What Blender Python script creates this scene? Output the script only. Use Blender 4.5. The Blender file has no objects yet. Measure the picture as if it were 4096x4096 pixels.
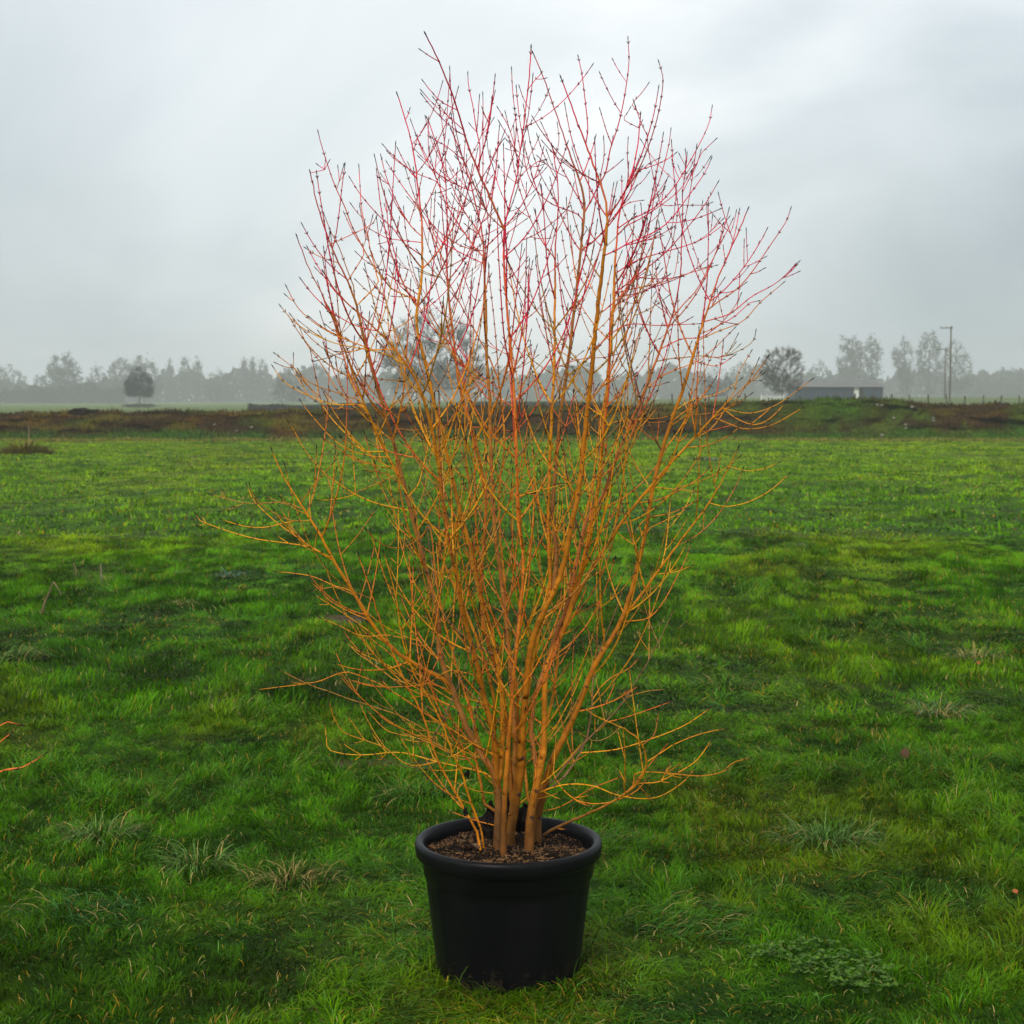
import bpy, math, random
import numpy as np
R = math.radians
sc = bpy.context.scene
col = sc.collection
rng = np.random.default_rng(11)
random.seed(5)

# ------------------------------------------------------------------ camera
CAM_H = 1.83
HZ = 754.0                        # eye level, in 1932 px units
YB = 76.0                         # distance of the earth bank
FPX = 6572.0                      # focal length in pixels of the 4096 px photograph
PITCH = math.atan((2048 - HZ * 2.1201) / FPX)
cd = bpy.data.cameras.new('camera'); cam = bpy.data.objects.new('camera', cd); col.objects.link(cam)
cam.location = (0, 0, CAM_H); cam.rotation_euler = (R(90) - PITCH, 0, 0)
cd.sensor_width = 36; cd.lens = 36 * FPX / 4096; cd.clip_end = 6000
cd.dof.use_dof = True; cd.dof.focus_distance = 5.25; cd.dof.aperture_fstop = 10
sc.camera = cam

# ------------------------------------------------------------------ sky, sun, exposure
SUN_EL, SUN_AZ = R(42), R(205)    # azimuth clockwise from +Y
w = bpy.data.worlds.new('World'); sc.world = w; w.use_nodes = True
nt = w.node_tree; nt.nodes.clear()
N, L = nt.nodes, nt.links
out = N.new('ShaderNodeOutputWorld'); bg = N.new('ShaderNodeBackground'); bg.inputs[1].default_value = 0.12
sky = N.new('ShaderNodeTexSky'); sky.sky_type = 'NISHITA'; sky.sun_disc = False
sky.sun_elevation = SUN_EL; sky.sun_rotation = SUN_AZ; sky.air_density = 1.5; sky.dust_density = 4
tc = N.new('ShaderNodeTexCoord')
mp = N.new('ShaderNodeMapping'); mp.inputs['Location'].default_value = (2.2, 1.1, .2); mp.inputs['Scale'].default_value = (1.0, 1.0, 1.7); mp.inputs['Rotation'].default_value = (R(5), R(28), 0)
no = N.new('ShaderNodeTexNoise'); no.inputs['Scale'].default_value = 3.0; no.inputs['Detail'].default_value = 6; no.inputs['Roughness'].default_value = 0.48
no.inputs['Distortion'].default_value = 0.5
L.new(tc.outputs['Generated'], mp.inputs[0]); L.new(mp.outputs[0], no.inputs['Vector'])
# bright part of the cloud deck, ahead and a little above the horizon
def vm(op, a, b=None):
    n = N.new('ShaderNodeVectorMath'); n.operation = op
    if hasattr(a, 'links'): L.new(a, n.inputs[0])
    else: n.inputs[0].default_value = a
    if b is not None:
        if hasattr(b, 'links'): L.new(b, n.inputs[1])
        else: n.inputs[1].default_value = b
    return n
def mth(op, a, b=None):
    n = N.new('ShaderNodeMath'); n.operation = op
    for i, v in enumerate((a, b)):
        if v is None: continue
        if hasattr(v, 'links'): L.new(v, n.inputs[i])
        else: n.inputs[i].default_value = v
    return n.outputs[0]
dd = vm('SUBTRACT', tc.outputs['Generated'], (-0.01, 0.99, 0.07))
ds = vm('MULTIPLY', dd.outputs[0], (3.3, 1.2, 2.9))
ln = vm('LENGTH', ds.outputs[0])
glow = mth('SUBTRACT', 1.0, ln.outputs['Value']); glow = mth('MAXIMUM', glow, 0.0); glow = mth('MULTIPLY', glow, 0.66)
f = mth('SUBTRACT', no.outputs['Fac'], 0.5); f = mth('MULTIPLY', f, 2.0); f = mth('ADD', f, 0.27); f = mth('ADD', f, glow)
sx = N.new('ShaderNodeSeparateXYZ'); L.new(tc.outputs['Generated'], sx.inputs[0]); up_ = mth('MAXIMUM', mth('SUBTRACT', sx.outputs[2], 0.10), 0.0); f = mth('ADD', f, mth('MINIMUM', mth('MULTIPLY', up_, 0.9), 0.15))
cr = N.new('ShaderNodeValToRGB')
cr.color_ramp.elements[0].position = 0.0; cr.color_ramp.elements[0].color = (2.7, 3.2, 3.6, 1)
cr.color_ramp.elements[1].position = 1.0; cr.color_ramp.elements[1].color = (7.0, 7.1, 7.2, 1)
e = cr.color_ramp.elements.new(0.5); e.color = (4.8, 5.2, 5.5, 1)
L.new(f, cr.inputs[0])
mx = N.new('ShaderNodeMix'); mx.data_type = 'RGBA'; mx.inputs[0].default_value = 0.9
L.new(sky.outputs[0], mx.inputs[6]); L.new(cr.outputs[0], mx.inputs[7])
L.new(mx.outputs[2], bg.inputs[0]); L.new(bg.outputs[0], out.inputs[0])
sd = bpy.data.lights.new('sun', 'SUN'); sd.energy = 1.5; sd.angle = R(14); sd.color = (1, 0.93, 0.82)
sun = bpy.data.objects.new('sun', sd); col.objects.link(sun)
sun.rotation_euler = (math.pi/2 - SUN_EL, 0, math.pi - SUN_AZ)
sc.view_settings.view_transform = 'Standard'; sc.view_settings.look = 'None'
sc.view_settings.exposure = 0.5; sc.view_settings.gamma = 1
sc.render.engine = 'CYCLES'
sc.cycles.max_bounces = 6; sc.cycles.diffuse_bounces = 3; sc.cycles.glossy_bounces = 2; sc.cycles.volume_bounces = 1
sc.cycles.transparent_max_bounces = 8
sc.cycles.use_denoising = True

# ------------------------------------------------------------------ helpers
CP, SP = math.cos(PITCH), math.sin(PITCH)
def ray(u, v):
    a = (u - 2048) / FPX; b = (2048 - v) / FPX
    return np.array([a, CP + b * SP, -SP + b * CP])
def W(u, v, Y):                       # point at depth Y seen in direction (u, v)
    r = ray(u, v); return r * (Y / r[1]) + np.array([0, 0, CAM_H])
def G(dx, dy, z=0.0):                 # ground point under a direction, in 1932 px units
    r = ray(dx * 2.1201, dy * 2.1201); t = (z - CAM_H) / r[2]
    return r * t + np.array([0, 0, CAM_H])
def to_px(p):
    d = np.asarray(p, float) - np.array([0, 0, CAM_H])
    f_ = d[..., 1] * CP - d[..., 2] * SP; u_ = d[..., 1] * SP + d[..., 2] * CP
    return 2048 + d[..., 0] / f_ * FPX, 2048 - u_ / f_ * FPX

def tag(o, label=None, cat=None, group=None, kind=None):
    for k, v in (('label', label), ('category', cat), ('group', group), ('kind', kind)):
        if v: o[k] = v
    return o
def empty(name, loc, label, cat, group=None, rz=0):
    o = bpy.data.objects.new(name, None); col.objects.link(o); o.location = loc; o.rotation_euler = (0, 0, rz)
    o.empty_display_size = 0.1
    return tag(o, label, cat, group)

class MB:
    """collects vertices, faces and vertex colours for ONE mesh"""
    def __init__(s): s.v = []; s.f = []; s.c = []; s.n = 0; s.t = []
    def add(s, v, f, c=None):
        v = np.asarray(v, float).reshape(-1, 3); f = np.asarray(f, int)
        s.v.append(v); s.f.append(f + s.n); s.n += len(v)
        if c is None: c = (0.5, 0.5, 0.5)
        c = np.asarray(c, float)
        if c.ndim == 1: c = np.tile(c, (len(v), 1))
        s.c.append(c[:, :3])
    def build(s, name, mat, parent=None, smooth=False, loc=(0, 0, 0)):
        V = np.concatenate(s.v) - np.asarray(loc, float)
        me = bpy.data.meshes.new(name)
        me.vertices.add(len(V)); me.vertices.foreach_set('co', V.astype(np.float32).ravel())
        tot = [np.full(len(f), f.shape[1]) for f in s.f]
        idx = np.concatenate([f.ravel() for f in s.f]); tot = np.concatenate(tot)
        st = np.concatenate([[0], np.cumsum(tot)[:-1]])
        me.loops.add(len(idx)); me.loops.foreach_set('vertex_index', idx.astype(np.int32))
        me.polygons.add(len(tot)); me.polygons.foreach_set('loop_start', st.astype(np.int32))
        me.polygons.foreach_set('loop_total', tot.astype(np.int32))
        me.polygons.foreach_set('use_smooth', np.full(len(tot), smooth))
        a = me.color_attributes.new('col', 'FLOAT_COLOR', 'POINT')
        C = np.concatenate(s.c); C4 = np.ones((len(C), 4)); C4[:, :3] = C
        a.data.foreach_set('color', C4.astype(np.float32).ravel())
        me.update(calc_edges=True); me.validate()
        if mat: me.materials.append(mat)
        o = bpy.data.objects.new(name, me); col.objects.link(o)
        if parent is not None: o.parent = parent
        elif np.any(np.asarray(loc)): o.location = loc
        return o

def unit(a): return a / (np.linalg.norm(a, axis=-1, keepdims=True) + 1e-12)
def tube(mb, P, rad, sides=5, c=None, cap=True):
    P = np.asarray(P, float); n = len(P); rad = np.broadcast_to(np.asarray(rad, float), (n,))
    T = unit(np.gradient(P, axis=0)); m = unit(T.mean(0))
    ref = np.array([1., 0, 0]) if abs(m[0]) < 0.7 else np.array([0, 1., 0])
    A = unit(np.cross(T, ref)); B = np.cross(T, A)
    th = np.arange(sides) * 2 * math.pi / sides
    V = P[:, None] + rad[:, None, None] * (np.cos(th)[None, :, None] * A[:, None] + np.sin(th)[None, :, None] * B[:, None])
    i = np.arange(n - 1)[:, None] * sides; j = np.arange(sides)[None]; k = (j + 1) % sides
    Fc = np.stack([i + j, i + k, i + k + sides, i + j + sides], -1).reshape(-1, 4)
    if c is not None:
        c = np.asarray(c, float)
        if c.ndim == 2: c = np.repeat(c, sides, 0)
    mb.add(V.reshape(-1, 3), Fc, c)
def frusta(mb, P0, P1, r0, r1, sides=3, c=None):
    P0 = np.asarray(P0, float); P1 = np.asarray(P1, float); n = len(P0)
    if n == 0: return
    T = unit(P1 - P0); ref = np.where(np.abs(T[:, :1]) < 0.7, [[1., 0, 0]], [[0, 1., 0]])
    A = unit(np.cross(T, ref)); B = np.cross(T, A); th = np.arange(sides) * 2 * math.pi / sides + .3
    D = np.cos(th)[None, :, None] * A[:, None] + np.sin(th)[None, :, None] * B[:, None]
    V = np.concatenate([P0[:, None] + D * np.reshape(r0, (-1, 1, 1)), P1[:, None] + D * np.reshape(r1, (-1, 1, 1))], 1)
    b = np.arange(n)[:, None, None] * sides * 2; j = np.arange(sides); k = (j + 1) % sides
    F_ = b + np.stack([j, k, k + sides, j + sides], -1)[None]
    if c is not None:
        c = np.asarray(c, float)
        if c.ndim == 2: c = np.repeat(c, sides * 2, 0)
    mb.add(V.reshape(-1, 3), F_.reshape(-1, 4), c)
def box(mb, x0, x1, y0, y1, z0, z1, c=None):
    v = [(x, y, z) for z in (z0, z1) for y in (y0, y1) for x in (x0, x1)]
    mb.add(v, [(0, 2, 3, 1), (4, 5, 7, 6), (0, 1, 5, 4), (2, 6, 7, 3), (0, 4, 6, 2), (1, 3, 7, 5)], c)
def quads(mb, C, size, c, rg, flat=0.0):       # many leaf-sized faces
    n = len(C); a = unit(rg.normal(size=(n, 3))); b = unit(np.cross(a, rg.normal(size=(n, 3))))
    if flat: a[:, 2] *= 1 - flat; b[:, 2] *= 1 - flat
    s = np.reshape(size, (-1, 1)) * np.ones((n, 1))
    V = np.stack([C - a * s, C + b * s * .55, C + a * s, C - b * s * .55], 1).reshape(-1, 3)
    mb.add(V, np.arange(4 * n).reshape(-1, 4), np.repeat(c, 4, 0) if np.ndim(c) == 2 else c)
def smooth_path(P, n):
    P = np.asarray(P, float)
    if len(P) == 2: P = np.array([P[0], (P[0] + P[1]) / 2, P[1]])
    d = np.concatenate([[0], np.cumsum(np.linalg.norm(np.diff(P, axis=0), axis=1))]); d /= d[-1]
    Q = np.vstack([2 * P[0] - P[1], P, 2 * P[-1] - P[-2]])
    t = np.linspace(0, 1, n); k = np.clip(np.searchsorted(d, t, side='right') - 1, 0, len(P) - 2)
    s = ((t - d[k]) / (d[k + 1] - d[k] + 1e-9))[:, None]
    a, b, c, e_ = Q[k], Q[k + 1], Q[k + 2], Q[k + 3]
    return 0.5 * ((2 * b) + (-a + c) * s + (2 * a - 5 * b + 4 * c - e_) * s ** 2 + (-a + 3 * b - 3 * c + e_) * s ** 3)

# value noise
_tab = np.random.default_rng(3).random((256, 256))
def vn(x, y):
    xi = np.floor(x).astype(int); yi = np.floor(y).astype(int); fx = x - xi; fy = y - yi
    fx = fx * fx * (3 - 2 * fx); fy = fy * fy * (3 - 2 * fy)
    g = lambda a, b: _tab[a & 255, b & 255]
    return (g(xi, yi) * (1 - fx) + g(xi + 1, yi) * fx) * (1 - fy) + (g(xi, yi + 1) * (1 - fx) + g(xi + 1, yi + 1) * fx) * fy
def fbm(x, y, o=4):
    s = 0; a = .5; t = 0
    for i in range(o): s = s + a * vn(x * 2 ** i + 17 * i, y * 2 ** i + 31 * i); t += a; a *= .5
    return s / t
def sstep(a, b, x): t = np.clip((x - a) / (b - a), 0, 1); return t * t * (3 - 2 * t)

POT = np.array([(2034 - 2048) / FPX * 5.28, 5.19, 0.0])
def terr(x, y):
    x = np.asarray(x, float); y = np.asarray(y, float)
    r = np.hypot(x - POT[0], y - POT[1])
    z = (fbm(x * .9, y * .9, 4) - .5) * .10 * sstep(.35, 1.6, r)
    z = z + (fbm(x * .8 + 31, y * .5 + 7, 2) - .5) * .10 * sstep(8, 16, y) * (1 - sstep(68, 74, y))
    z = z + (fbm(x * .12 + 9, y * .12, 3) - .5) * .35 * sstep(9, 25, y) * (1 - sstep(68, 74, y))
    z = z + (.35 * sstep(95, 190, y) + .65 * sstep(150, 420, y)) * np.interp(x * 3100 / np.maximum(y, 60) + 966, [0, 350, 800, 1400, 1932, 2600], [.0, .05, .9, 2.3, 2.5, 2.5])
    return z

# ------------------------------------------------------------------ materials
def mat(name, rough=0.6, spec=0.3, attr=None, color=(.5, .5, .5), bump=None):
    m = bpy.data.materials.new(name); m.use_nodes = True; nt = m.node_tree; p = nt.nodes['Principled BSDF']
    p.inputs['Roughness'].default_value = rough; p.inputs['Specular IOR Level'].default_value = spec
    if attr:
        a = nt.nodes.new('ShaderNodeAttribute'); a.attribute_name = 'col'; nt.links.new(a.outputs['Color'], p.inputs['Base Color'])
    else: p.inputs['Base Color'].default_value = (*color, 1)
    if bump:
        t = nt.nodes.new('ShaderNodeTexNoise'); t.inputs['Scale'].default_value = bump[0]; t.inputs['Detail'].default_value = 5
        o = nt.nodes.new('ShaderNodeTexCoord'); nt.links.new(o.outputs['Object'], t.inputs['Vector'])
        b = nt.nodes.new('ShaderNodeBump'); b.inputs['Strength'].default_value = bump[1]; b.inputs['Distance'].default_value = bump[2]
        nt.links.new(t.outputs['Fac'], b.inputs['Height']); nt.links.new(b.outputs[0], p.inputs['Normal'])
    return m
def speckle(m, scale, amount, dark=(0.5, 0.5, 0.5)):
    """multiplies the base colour by a fine noise"""
    nt = m.node_tree; p = nt.nodes['Principled BSDF']
    t = nt.nodes.new('ShaderNodeTexNoise'); t.inputs['Scale'].default_value = scale; t.inputs['Detail'].default_value = 6
    o = nt.nodes.new('ShaderNodeTexCoord'); nt.links.new(o.outputs['Object'], t.inputs['Vector'])
    r = nt.nodes.new('ShaderNodeValToRGB'); r.color_ramp.elements[0].position = .35; r.color_ramp.elements[0].color = (*dark, 1)
    r.color_ramp.elements[1].position = .62; r.color_ramp.elements[1].color = (1.15, 1.15, 1.15, 1)
    x = nt.nodes.new('ShaderNodeMix'); x.data_type = 'RGBA'; x.blend_type = 'MULTIPLY'; x.inputs[0].default_value = amount
    src = p.inputs['Base Color']
    if src.links: nt.links.new(src.links[0].from_socket, x.inputs[6])
    else: x.inputs[6].default_value = src.default_value
    nt.links.new(t.outputs['Fac'], r.inputs[0]); nt.links.new(r.outputs[0], x.inputs[7]); nt.links.new(x.outputs[2], src)
    return m
M_grass = mat('grass_blades', .62, .05, attr=True)
M_bark = speckle(speckle(mat('bark', .55, .2, attr=True, bump=(60, .4, .005)), 38, .6, (.55, .5, .45)), 9, .45, (.66, .62, .62))
M_twig = speckle(mat('twig', .5, .2, attr=True), 30, .35, (.6, .55, .5))
M_far = mat('far_wood', .9, .1, attr=True)
M_leaf = mat('leaf', .7, .2, attr=True)
M_ground = speckle(mat('field_ground', .9, .1, attr=True, bump=(14, .8, .05)), 9, .7, (.4, .4, .35))
M_bank = speckle(mat('bank_soil', .95, .1, attr=True, bump=(5, .9, .15)), 4, .7, (.45, .4, .4))
M_soil = speckle(mat('potting_soil', .95, .15, color=(.018, .010, .006), bump=(90, .9, .02)), 70, .8, (.35, .3, .3))
M_chip = mat('bark_chip', .85, .2, attr=True)
M_stone = mat('stone', .8, .2, color=(.27, .25, .22), bump=(6, .6, .05))
M_dark = speckle(mat('rotten_wood', .9, .15, color=(.014, .010, .008), bump=(70, 1, .02)), 50, .7)
M_paint = speckle(mat('white_paint', .6, .3, color=(.72, .72, .7)), 3, .3)
M_clad = speckle(mat('blue_grey_cladding', .55, .35, color=(.010, .028, .060)), 1.2, .5, (.7, .7, .75))
M_roof = speckle(mat('cement_sheet_roof', .85, .2, color=(.15, .15, .145)), .8, .6, (.65, .65, .65))
M_post = speckle(mat('weathered_timber', .9, .15, color=(.05, .04, .028)), 3, .5)
M_pole = speckle(mat('pole_timber', .9, .15, color=(.10, .085, .045)), 3, .5)
M_metal = mat('galvanised_steel', .5, .5, color=(.2, .2, .21))

# pot plastic: black, slightly scuffed and dusty towards nothing in particular
M_pot = bpy.data.materials.new('black_plastic'); M_pot.use_nodes = True
nt = M_pot.node_tree; p = nt.nodes['Principled BSDF']
t = nt.nodes.new('ShaderNodeTexNoise'); t.inputs['Scale'].default_value = 5; t.inputs['Detail'].default_value = 8; t.inputs['Roughness'].default_value = .65
tcn = nt.nodes.new('ShaderNodeTexCoord'); mpn = nt.nodes.new('ShaderNodeMapping'); mpn.inputs['Scale'].default_value = (1, 1, .35)
nt.links.new(tcn.outputs['Object'], mpn.inputs[0]); nt.links.new(mpn.outputs[0], t.inputs['Vector'])
r1 = nt.nodes.new('ShaderNodeValToRGB'); r1.color_ramp.elements[0].position = .45; r1.color_ramp.elements[0].color = (.0028, .003, .0038, 1)
r1.color_ramp.elements[1].position = .66; r1.color_ramp.elements[1].color = (.0065, .0065, .007, 1)
e5 = r1.color_ramp.elements.new(.74); e5.color = (.035, .033, .030, 1)
nt.links.new(t.outputs['Fac'], r1.inputs[0]); nt.links.new(r1.outputs[0], p.inputs['Base Color'])
t3 = nt.nodes.new('ShaderNodeTexNoise'); t3.inputs['Scale'].default_value = 38; t3.inputs['Detail'].default_value = 7; t3.inputs['Roughness'].default_value = .7
nt.links.new(tcn.outputs['Object'], t3.inputs['Vector']); s3 = nt.nodes.new('ShaderNodeSeparateXYZ'); nt.links.new(tcn.outputs['Object'], s3.inputs[0])
h3 = nt.nodes.new('ShaderNodeMapRange'); h3.inputs['From Min'].default_value = .0; h3.inputs['From Max'].default_value = .16; h3.inputs['To Min'].default_value = .50; h3.inputs['To Max'].default_value = .70; nt.links.new(s3.outputs[2], h3.inputs[0])
g3 = nt.nodes.new('ShaderNodeMath'); g3.operation = 'GREATER_THAN'; nt.links.new(t3.outputs['Fac'], g3.inputs[0]); nt.links.new(h3.outputs[0], g3.inputs[1])
g4 = nt.nodes.new('ShaderNodeMath'); g4.operation = 'MULTIPLY'; g4.inputs[1].default_value = .6; nt.links.new(g3.outputs[0], g4.inputs[0])
m3 = nt.nodes.new('ShaderNodeMix'); m3.data_type = 'RGBA'; m3.inputs[7].default_value = (.030, .022, .014, 1); nt.links.new(g4.outputs[0], m3.inputs[0]); nt.links.new(r1.outputs[0], m3.inputs[6]); nt.links.new(m3.outputs[2], p.inputs['Base Color'])
r2 = nt.nodes.new('ShaderNodeMapRange'); r2.inputs['To Min'].default_value = .3; r2.inputs['To Max'].default_value = .55
nt.links.new(t.outputs['Fac'], r2.inputs[0]); nt.links.new(r2.outputs[0], p.inputs['Roughness'])
p.inputs['Specular IOR Level'].default_value = .13
t2 = nt.nodes.new('ShaderNodeTexNoise'); t2.inputs['Scale'].default_value = 220
b2 = nt.nodes.new('ShaderNodeBump'); b2.inputs['Strength'].default_value = .15; b2.inputs['Distance'].default_value = .001
nt.links.new(tcn.outputs['Object'], t2.inputs['Vector']); nt.links.new(t2.outputs['Fac'], b2.inputs['Height']); nt.links.new(b2.outputs[0], p.inputs['Normal'])

# ------------------------------------------------------------------ ground
def lerp(a, b, t): return a + (b - a) * np.asarray(t)[..., None]
SOIL_SPOTS = [(655, 1165, .30, .34), (640, 1208, .22, .22), (575, 1285, .22, .10), (745, 1440, .45, .10), (1090, 1845, .1, .06), (1600, 1700, .08, .05)]
SP_ = [(*G(a, b)[:2], c, d) for a, b, c, d in SOIL_SPOTS]
def soil_amt(x, y):
    s = np.zeros_like(x)
    for cx, cy, rx, ry in SP_:
        d = np.hypot((x - cx) / rx, (y - cy) / ry / 1.3) + (fbm(x * 6, y * 6, 3) - .5) * 1.4
        s = np.maximum(s, 1 - sstep(.45, 1.0, d))
    return s
def grass_tone(x, y):
    """base colour of the sward: lush dark green, yellow-green and straw-coloured patches"""
    x = np.asarray(x, float); y = np.asarray(y, float)
    sc_ = np.maximum(1, y / 9)
    a = fbm(x * .9 / sc_ ** .6, y * .55 / sc_ ** .6, 4); b = fbm(x * .35 + 40, y * .22 + 7, 4); c = fbm(x * 2.2 + 5, y * 1.5 + 3, 3)
    lush = np.array([.056, .178, .0004]); yel = np.array([.168, .262, .0003]); olive = np.array([.125, .165, .0005]); dark = np.array([.026, .090, .0005])
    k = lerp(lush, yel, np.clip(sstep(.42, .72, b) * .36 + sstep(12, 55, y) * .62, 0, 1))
    k = lerp(k, olive, sstep(.54, .72, a) * .5)
    k = lerp(k, dark, sstep(.50, .64, 1 - c) * .8)
    return k
ys = np.concatenate([np.arange(-30, 2, 1.0), np.arange(2, 12, .08), np.geomspace(12, 1500, 260)])
xs0 = np.concatenate([-np.geomspace(1500, 2.5, 140), np.arange(-2.4, 2.45, .08), np.geomspace(2.5, 1500, 140)])
X, Y = np.meshgrid(xs0, ys); Z = terr(X, Y)
fine = (Y < 12) & (np.abs(X) < 3)
Z = Z - np.where(Y < 70, .008, 0)
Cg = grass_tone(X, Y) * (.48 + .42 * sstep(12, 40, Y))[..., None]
Cg = lerp(Cg, np.array([.040, .032, .010]) * np.ones_like(Cg), .35 * sstep(.4, .6, fbm(X * 1.5, Y * 1.5, 3)))
S_ = soil_amt(X, Y); Cg = lerp(Cg, np.array([.085, .052, .030]) * np.ones_like(Cg), S_)
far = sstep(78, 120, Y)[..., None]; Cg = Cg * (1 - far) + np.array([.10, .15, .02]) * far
ny, nx = X.shape; i, j = np.meshgrid(np.arange(ny - 1), np.arange(nx - 1), indexing='ij'); q = i * nx + j
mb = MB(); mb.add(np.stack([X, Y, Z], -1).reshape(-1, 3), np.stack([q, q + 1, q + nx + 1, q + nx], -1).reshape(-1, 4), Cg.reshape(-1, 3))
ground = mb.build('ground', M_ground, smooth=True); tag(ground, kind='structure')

# ------------------------------------------------------------------ grass blades
def blades(mb, x, y, h, wd, colr, lean, az, rg, seg=3, curl=1.0, z=None):
    n = len(x)
    if z is None: z = terr(x, y)
    base = np.stack([x, y, z - .004], -1)
    d = np.stack([np.cos(az), np.sin(az), np.zeros(n)], -1)
    fa = az + math.pi / 2 + rg.normal(0, .5, n); sd_ = np.stack([np.cos(fa), np.sin(fa), np.zeros(n)], -1)
    rows = []; ang = lean.copy(); p = base.copy()
    for k in range(seg + 1):
        wk = wd * (1 - k / seg) ** .7 if k < seg else wd * 0
        if k < seg: rows += [p - sd_ * wk[:, None] / 2, p + sd_ * wk[:, None] / 2]
        else: rows += [p]
        step = (h / seg)[:, None]
        p = p + step * (d * np.sin(ang)[:, None] + np.array([0, 0, 1.]) * np.cos(ang)[:, None])
        ang = np.minimum(ang + curl * (.35 + .5 * rg.random(n)), 2.3)
        p[:, 2] = np.maximum(p[:, 2], z + .004)
    V = np.stack(rows, 1); m = V.shape[1]; o = (np.arange(n) * m)[:, None]
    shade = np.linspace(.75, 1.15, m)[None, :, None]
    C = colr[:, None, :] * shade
    F4 = np.concatenate([o + np.array([2 * k, 2 * k + 1, 2 * k + 3, 2 * k + 2])[None] for k in range(seg - 1)]) if seg > 1 else np.zeros((0, 4), int)
    F3 = o + np.array([m - 3, m - 2, m - 1])[None]
    mb.v.append(V.reshape(-1, 3)); mb.c.append(C.reshape(-1, 3))
    if len(F4): mb.f.append(F4 + mb.n)
    mb.f.append(F3 + mb.n); mb.n += n * m
def scatter(n, y0, y1, k, mgn, rg):
    # uniform over the wedge |x| < k*y + mgn
    y = np.sqrt(rg.random(n * 2) * (y1 ** 2 - y0 ** 2) + y0 ** 2); x = (rg.random(n * 2) * 2 - 1) * (k * y1 + mgn)
    keep = np.abs(x) < k * y + mgn; y_ = rg.random(n * 4) * (y1 - y0) + y0; x_ = (rg.random(n * 4) * 2 - 1) * (k * y1 + mgn)
    m = np.abs(x_) < k * y_ + mgn
    return x_[m][:n], y_[m][:n]
def sward(name, n, y0, y1, h0, w0, seg, seed, label):
    rg = np.random.default_rng(seed); x, y = scatter(n, y0, y1, .37, 1.2 if seg == 3 else 1.6, rg)
    rp = np.hypot(x - POT[0], y - POT[1])
    keep = (rp > .245) & (rg.random(len(x)) > soil_amt(x, y) * .93)
    dens = fbm(x * 3.5, y * 3.5, 3); keep &= rg.random(len(x)) < sstep(.25, .5, dens) * .2 + .8
    x = x[keep]; y = y[keep]; n = len(x)
    tall = sstep(.52, .74, fbm(x * 1.3 + 70, y * 1.0 + 20, 3)); flop = sstep(.4, .7, fbm(x * .8 + 3, y * .8 + 91, 3))
    h = h0 * (.45 + .75 * rg.random(n)) * (1 + 1.1 * tall); wd = w0 * (.6 + .7 * rg.random(n))
    cs, cy = {3: (8.5, 8.5), 2: (4.5, 3.0)}[seg] if h0 < .07 else (1.7, .55); az = fbm(x * .55 + 11, y * .55 + 5, 3) * 9 + vn(x * cs + 3, y * cy + 1) * 9 + rg.normal(0, .7, n); clump = vn(x * cs * .8 + 13, y * cy * .8 + 21) * .6 + vn(x * cs * 2.1, y * cy * 1.6) * .4
    lean = np.clip(.25 + .75 * flop + .35 * tall + rg.normal(0, .3, n), .02, 1.35)
    h = h * (.62 + .75 * sstep(.3, .75, clump)); c = grass_tone(x, y) * (.6 + .7 * rg.random((n, 1))) * ((.50 + .92 * sstep(.22, .78, clump)) if h0 < .062 else (.8 + .4 * clump))[:, None] * (.84 + .66 * sstep(7, 30, y))[:, None]  # vignette-like dimming of the foreground put into the near blades' colour
    u = rg.random(n); str_p = .02 + .07 * sstep(.5, .72, fbm(x * 1.1 + 30, y * .9 + 8, 3))
    c = np.where((u < str_p)[:, None], np.array([.30, .20, .015]) * (.5 + .8 * rg.random((n, 1))), c)
    c = np.where(((u > .90) & (u < .90 + .07 * (.3 + tall)))[:, None], np.array([.09, .24, .035]) * (.6 + .6 * rg.random((n, 1))), c)
    c = np.where((u > .985)[:, None], np.array([.36, .29, .10]), c)
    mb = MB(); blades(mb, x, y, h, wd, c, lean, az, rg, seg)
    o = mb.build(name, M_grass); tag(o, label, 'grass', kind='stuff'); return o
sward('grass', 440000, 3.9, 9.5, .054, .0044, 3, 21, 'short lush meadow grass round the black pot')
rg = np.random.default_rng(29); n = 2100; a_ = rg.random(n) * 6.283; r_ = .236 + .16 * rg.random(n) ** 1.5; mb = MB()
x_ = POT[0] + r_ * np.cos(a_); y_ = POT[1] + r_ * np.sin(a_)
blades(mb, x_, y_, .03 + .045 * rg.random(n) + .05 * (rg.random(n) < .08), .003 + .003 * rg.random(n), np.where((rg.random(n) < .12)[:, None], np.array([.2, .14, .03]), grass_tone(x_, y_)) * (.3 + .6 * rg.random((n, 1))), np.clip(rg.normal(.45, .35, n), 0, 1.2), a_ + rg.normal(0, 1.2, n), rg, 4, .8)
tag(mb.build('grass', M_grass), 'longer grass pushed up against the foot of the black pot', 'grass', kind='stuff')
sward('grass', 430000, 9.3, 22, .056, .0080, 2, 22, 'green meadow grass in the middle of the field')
sward('grass', 280000, 21.8, 75.0, .065, .030, 2, 23, 'yellow green meadow grass at the far side of the field')

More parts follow.
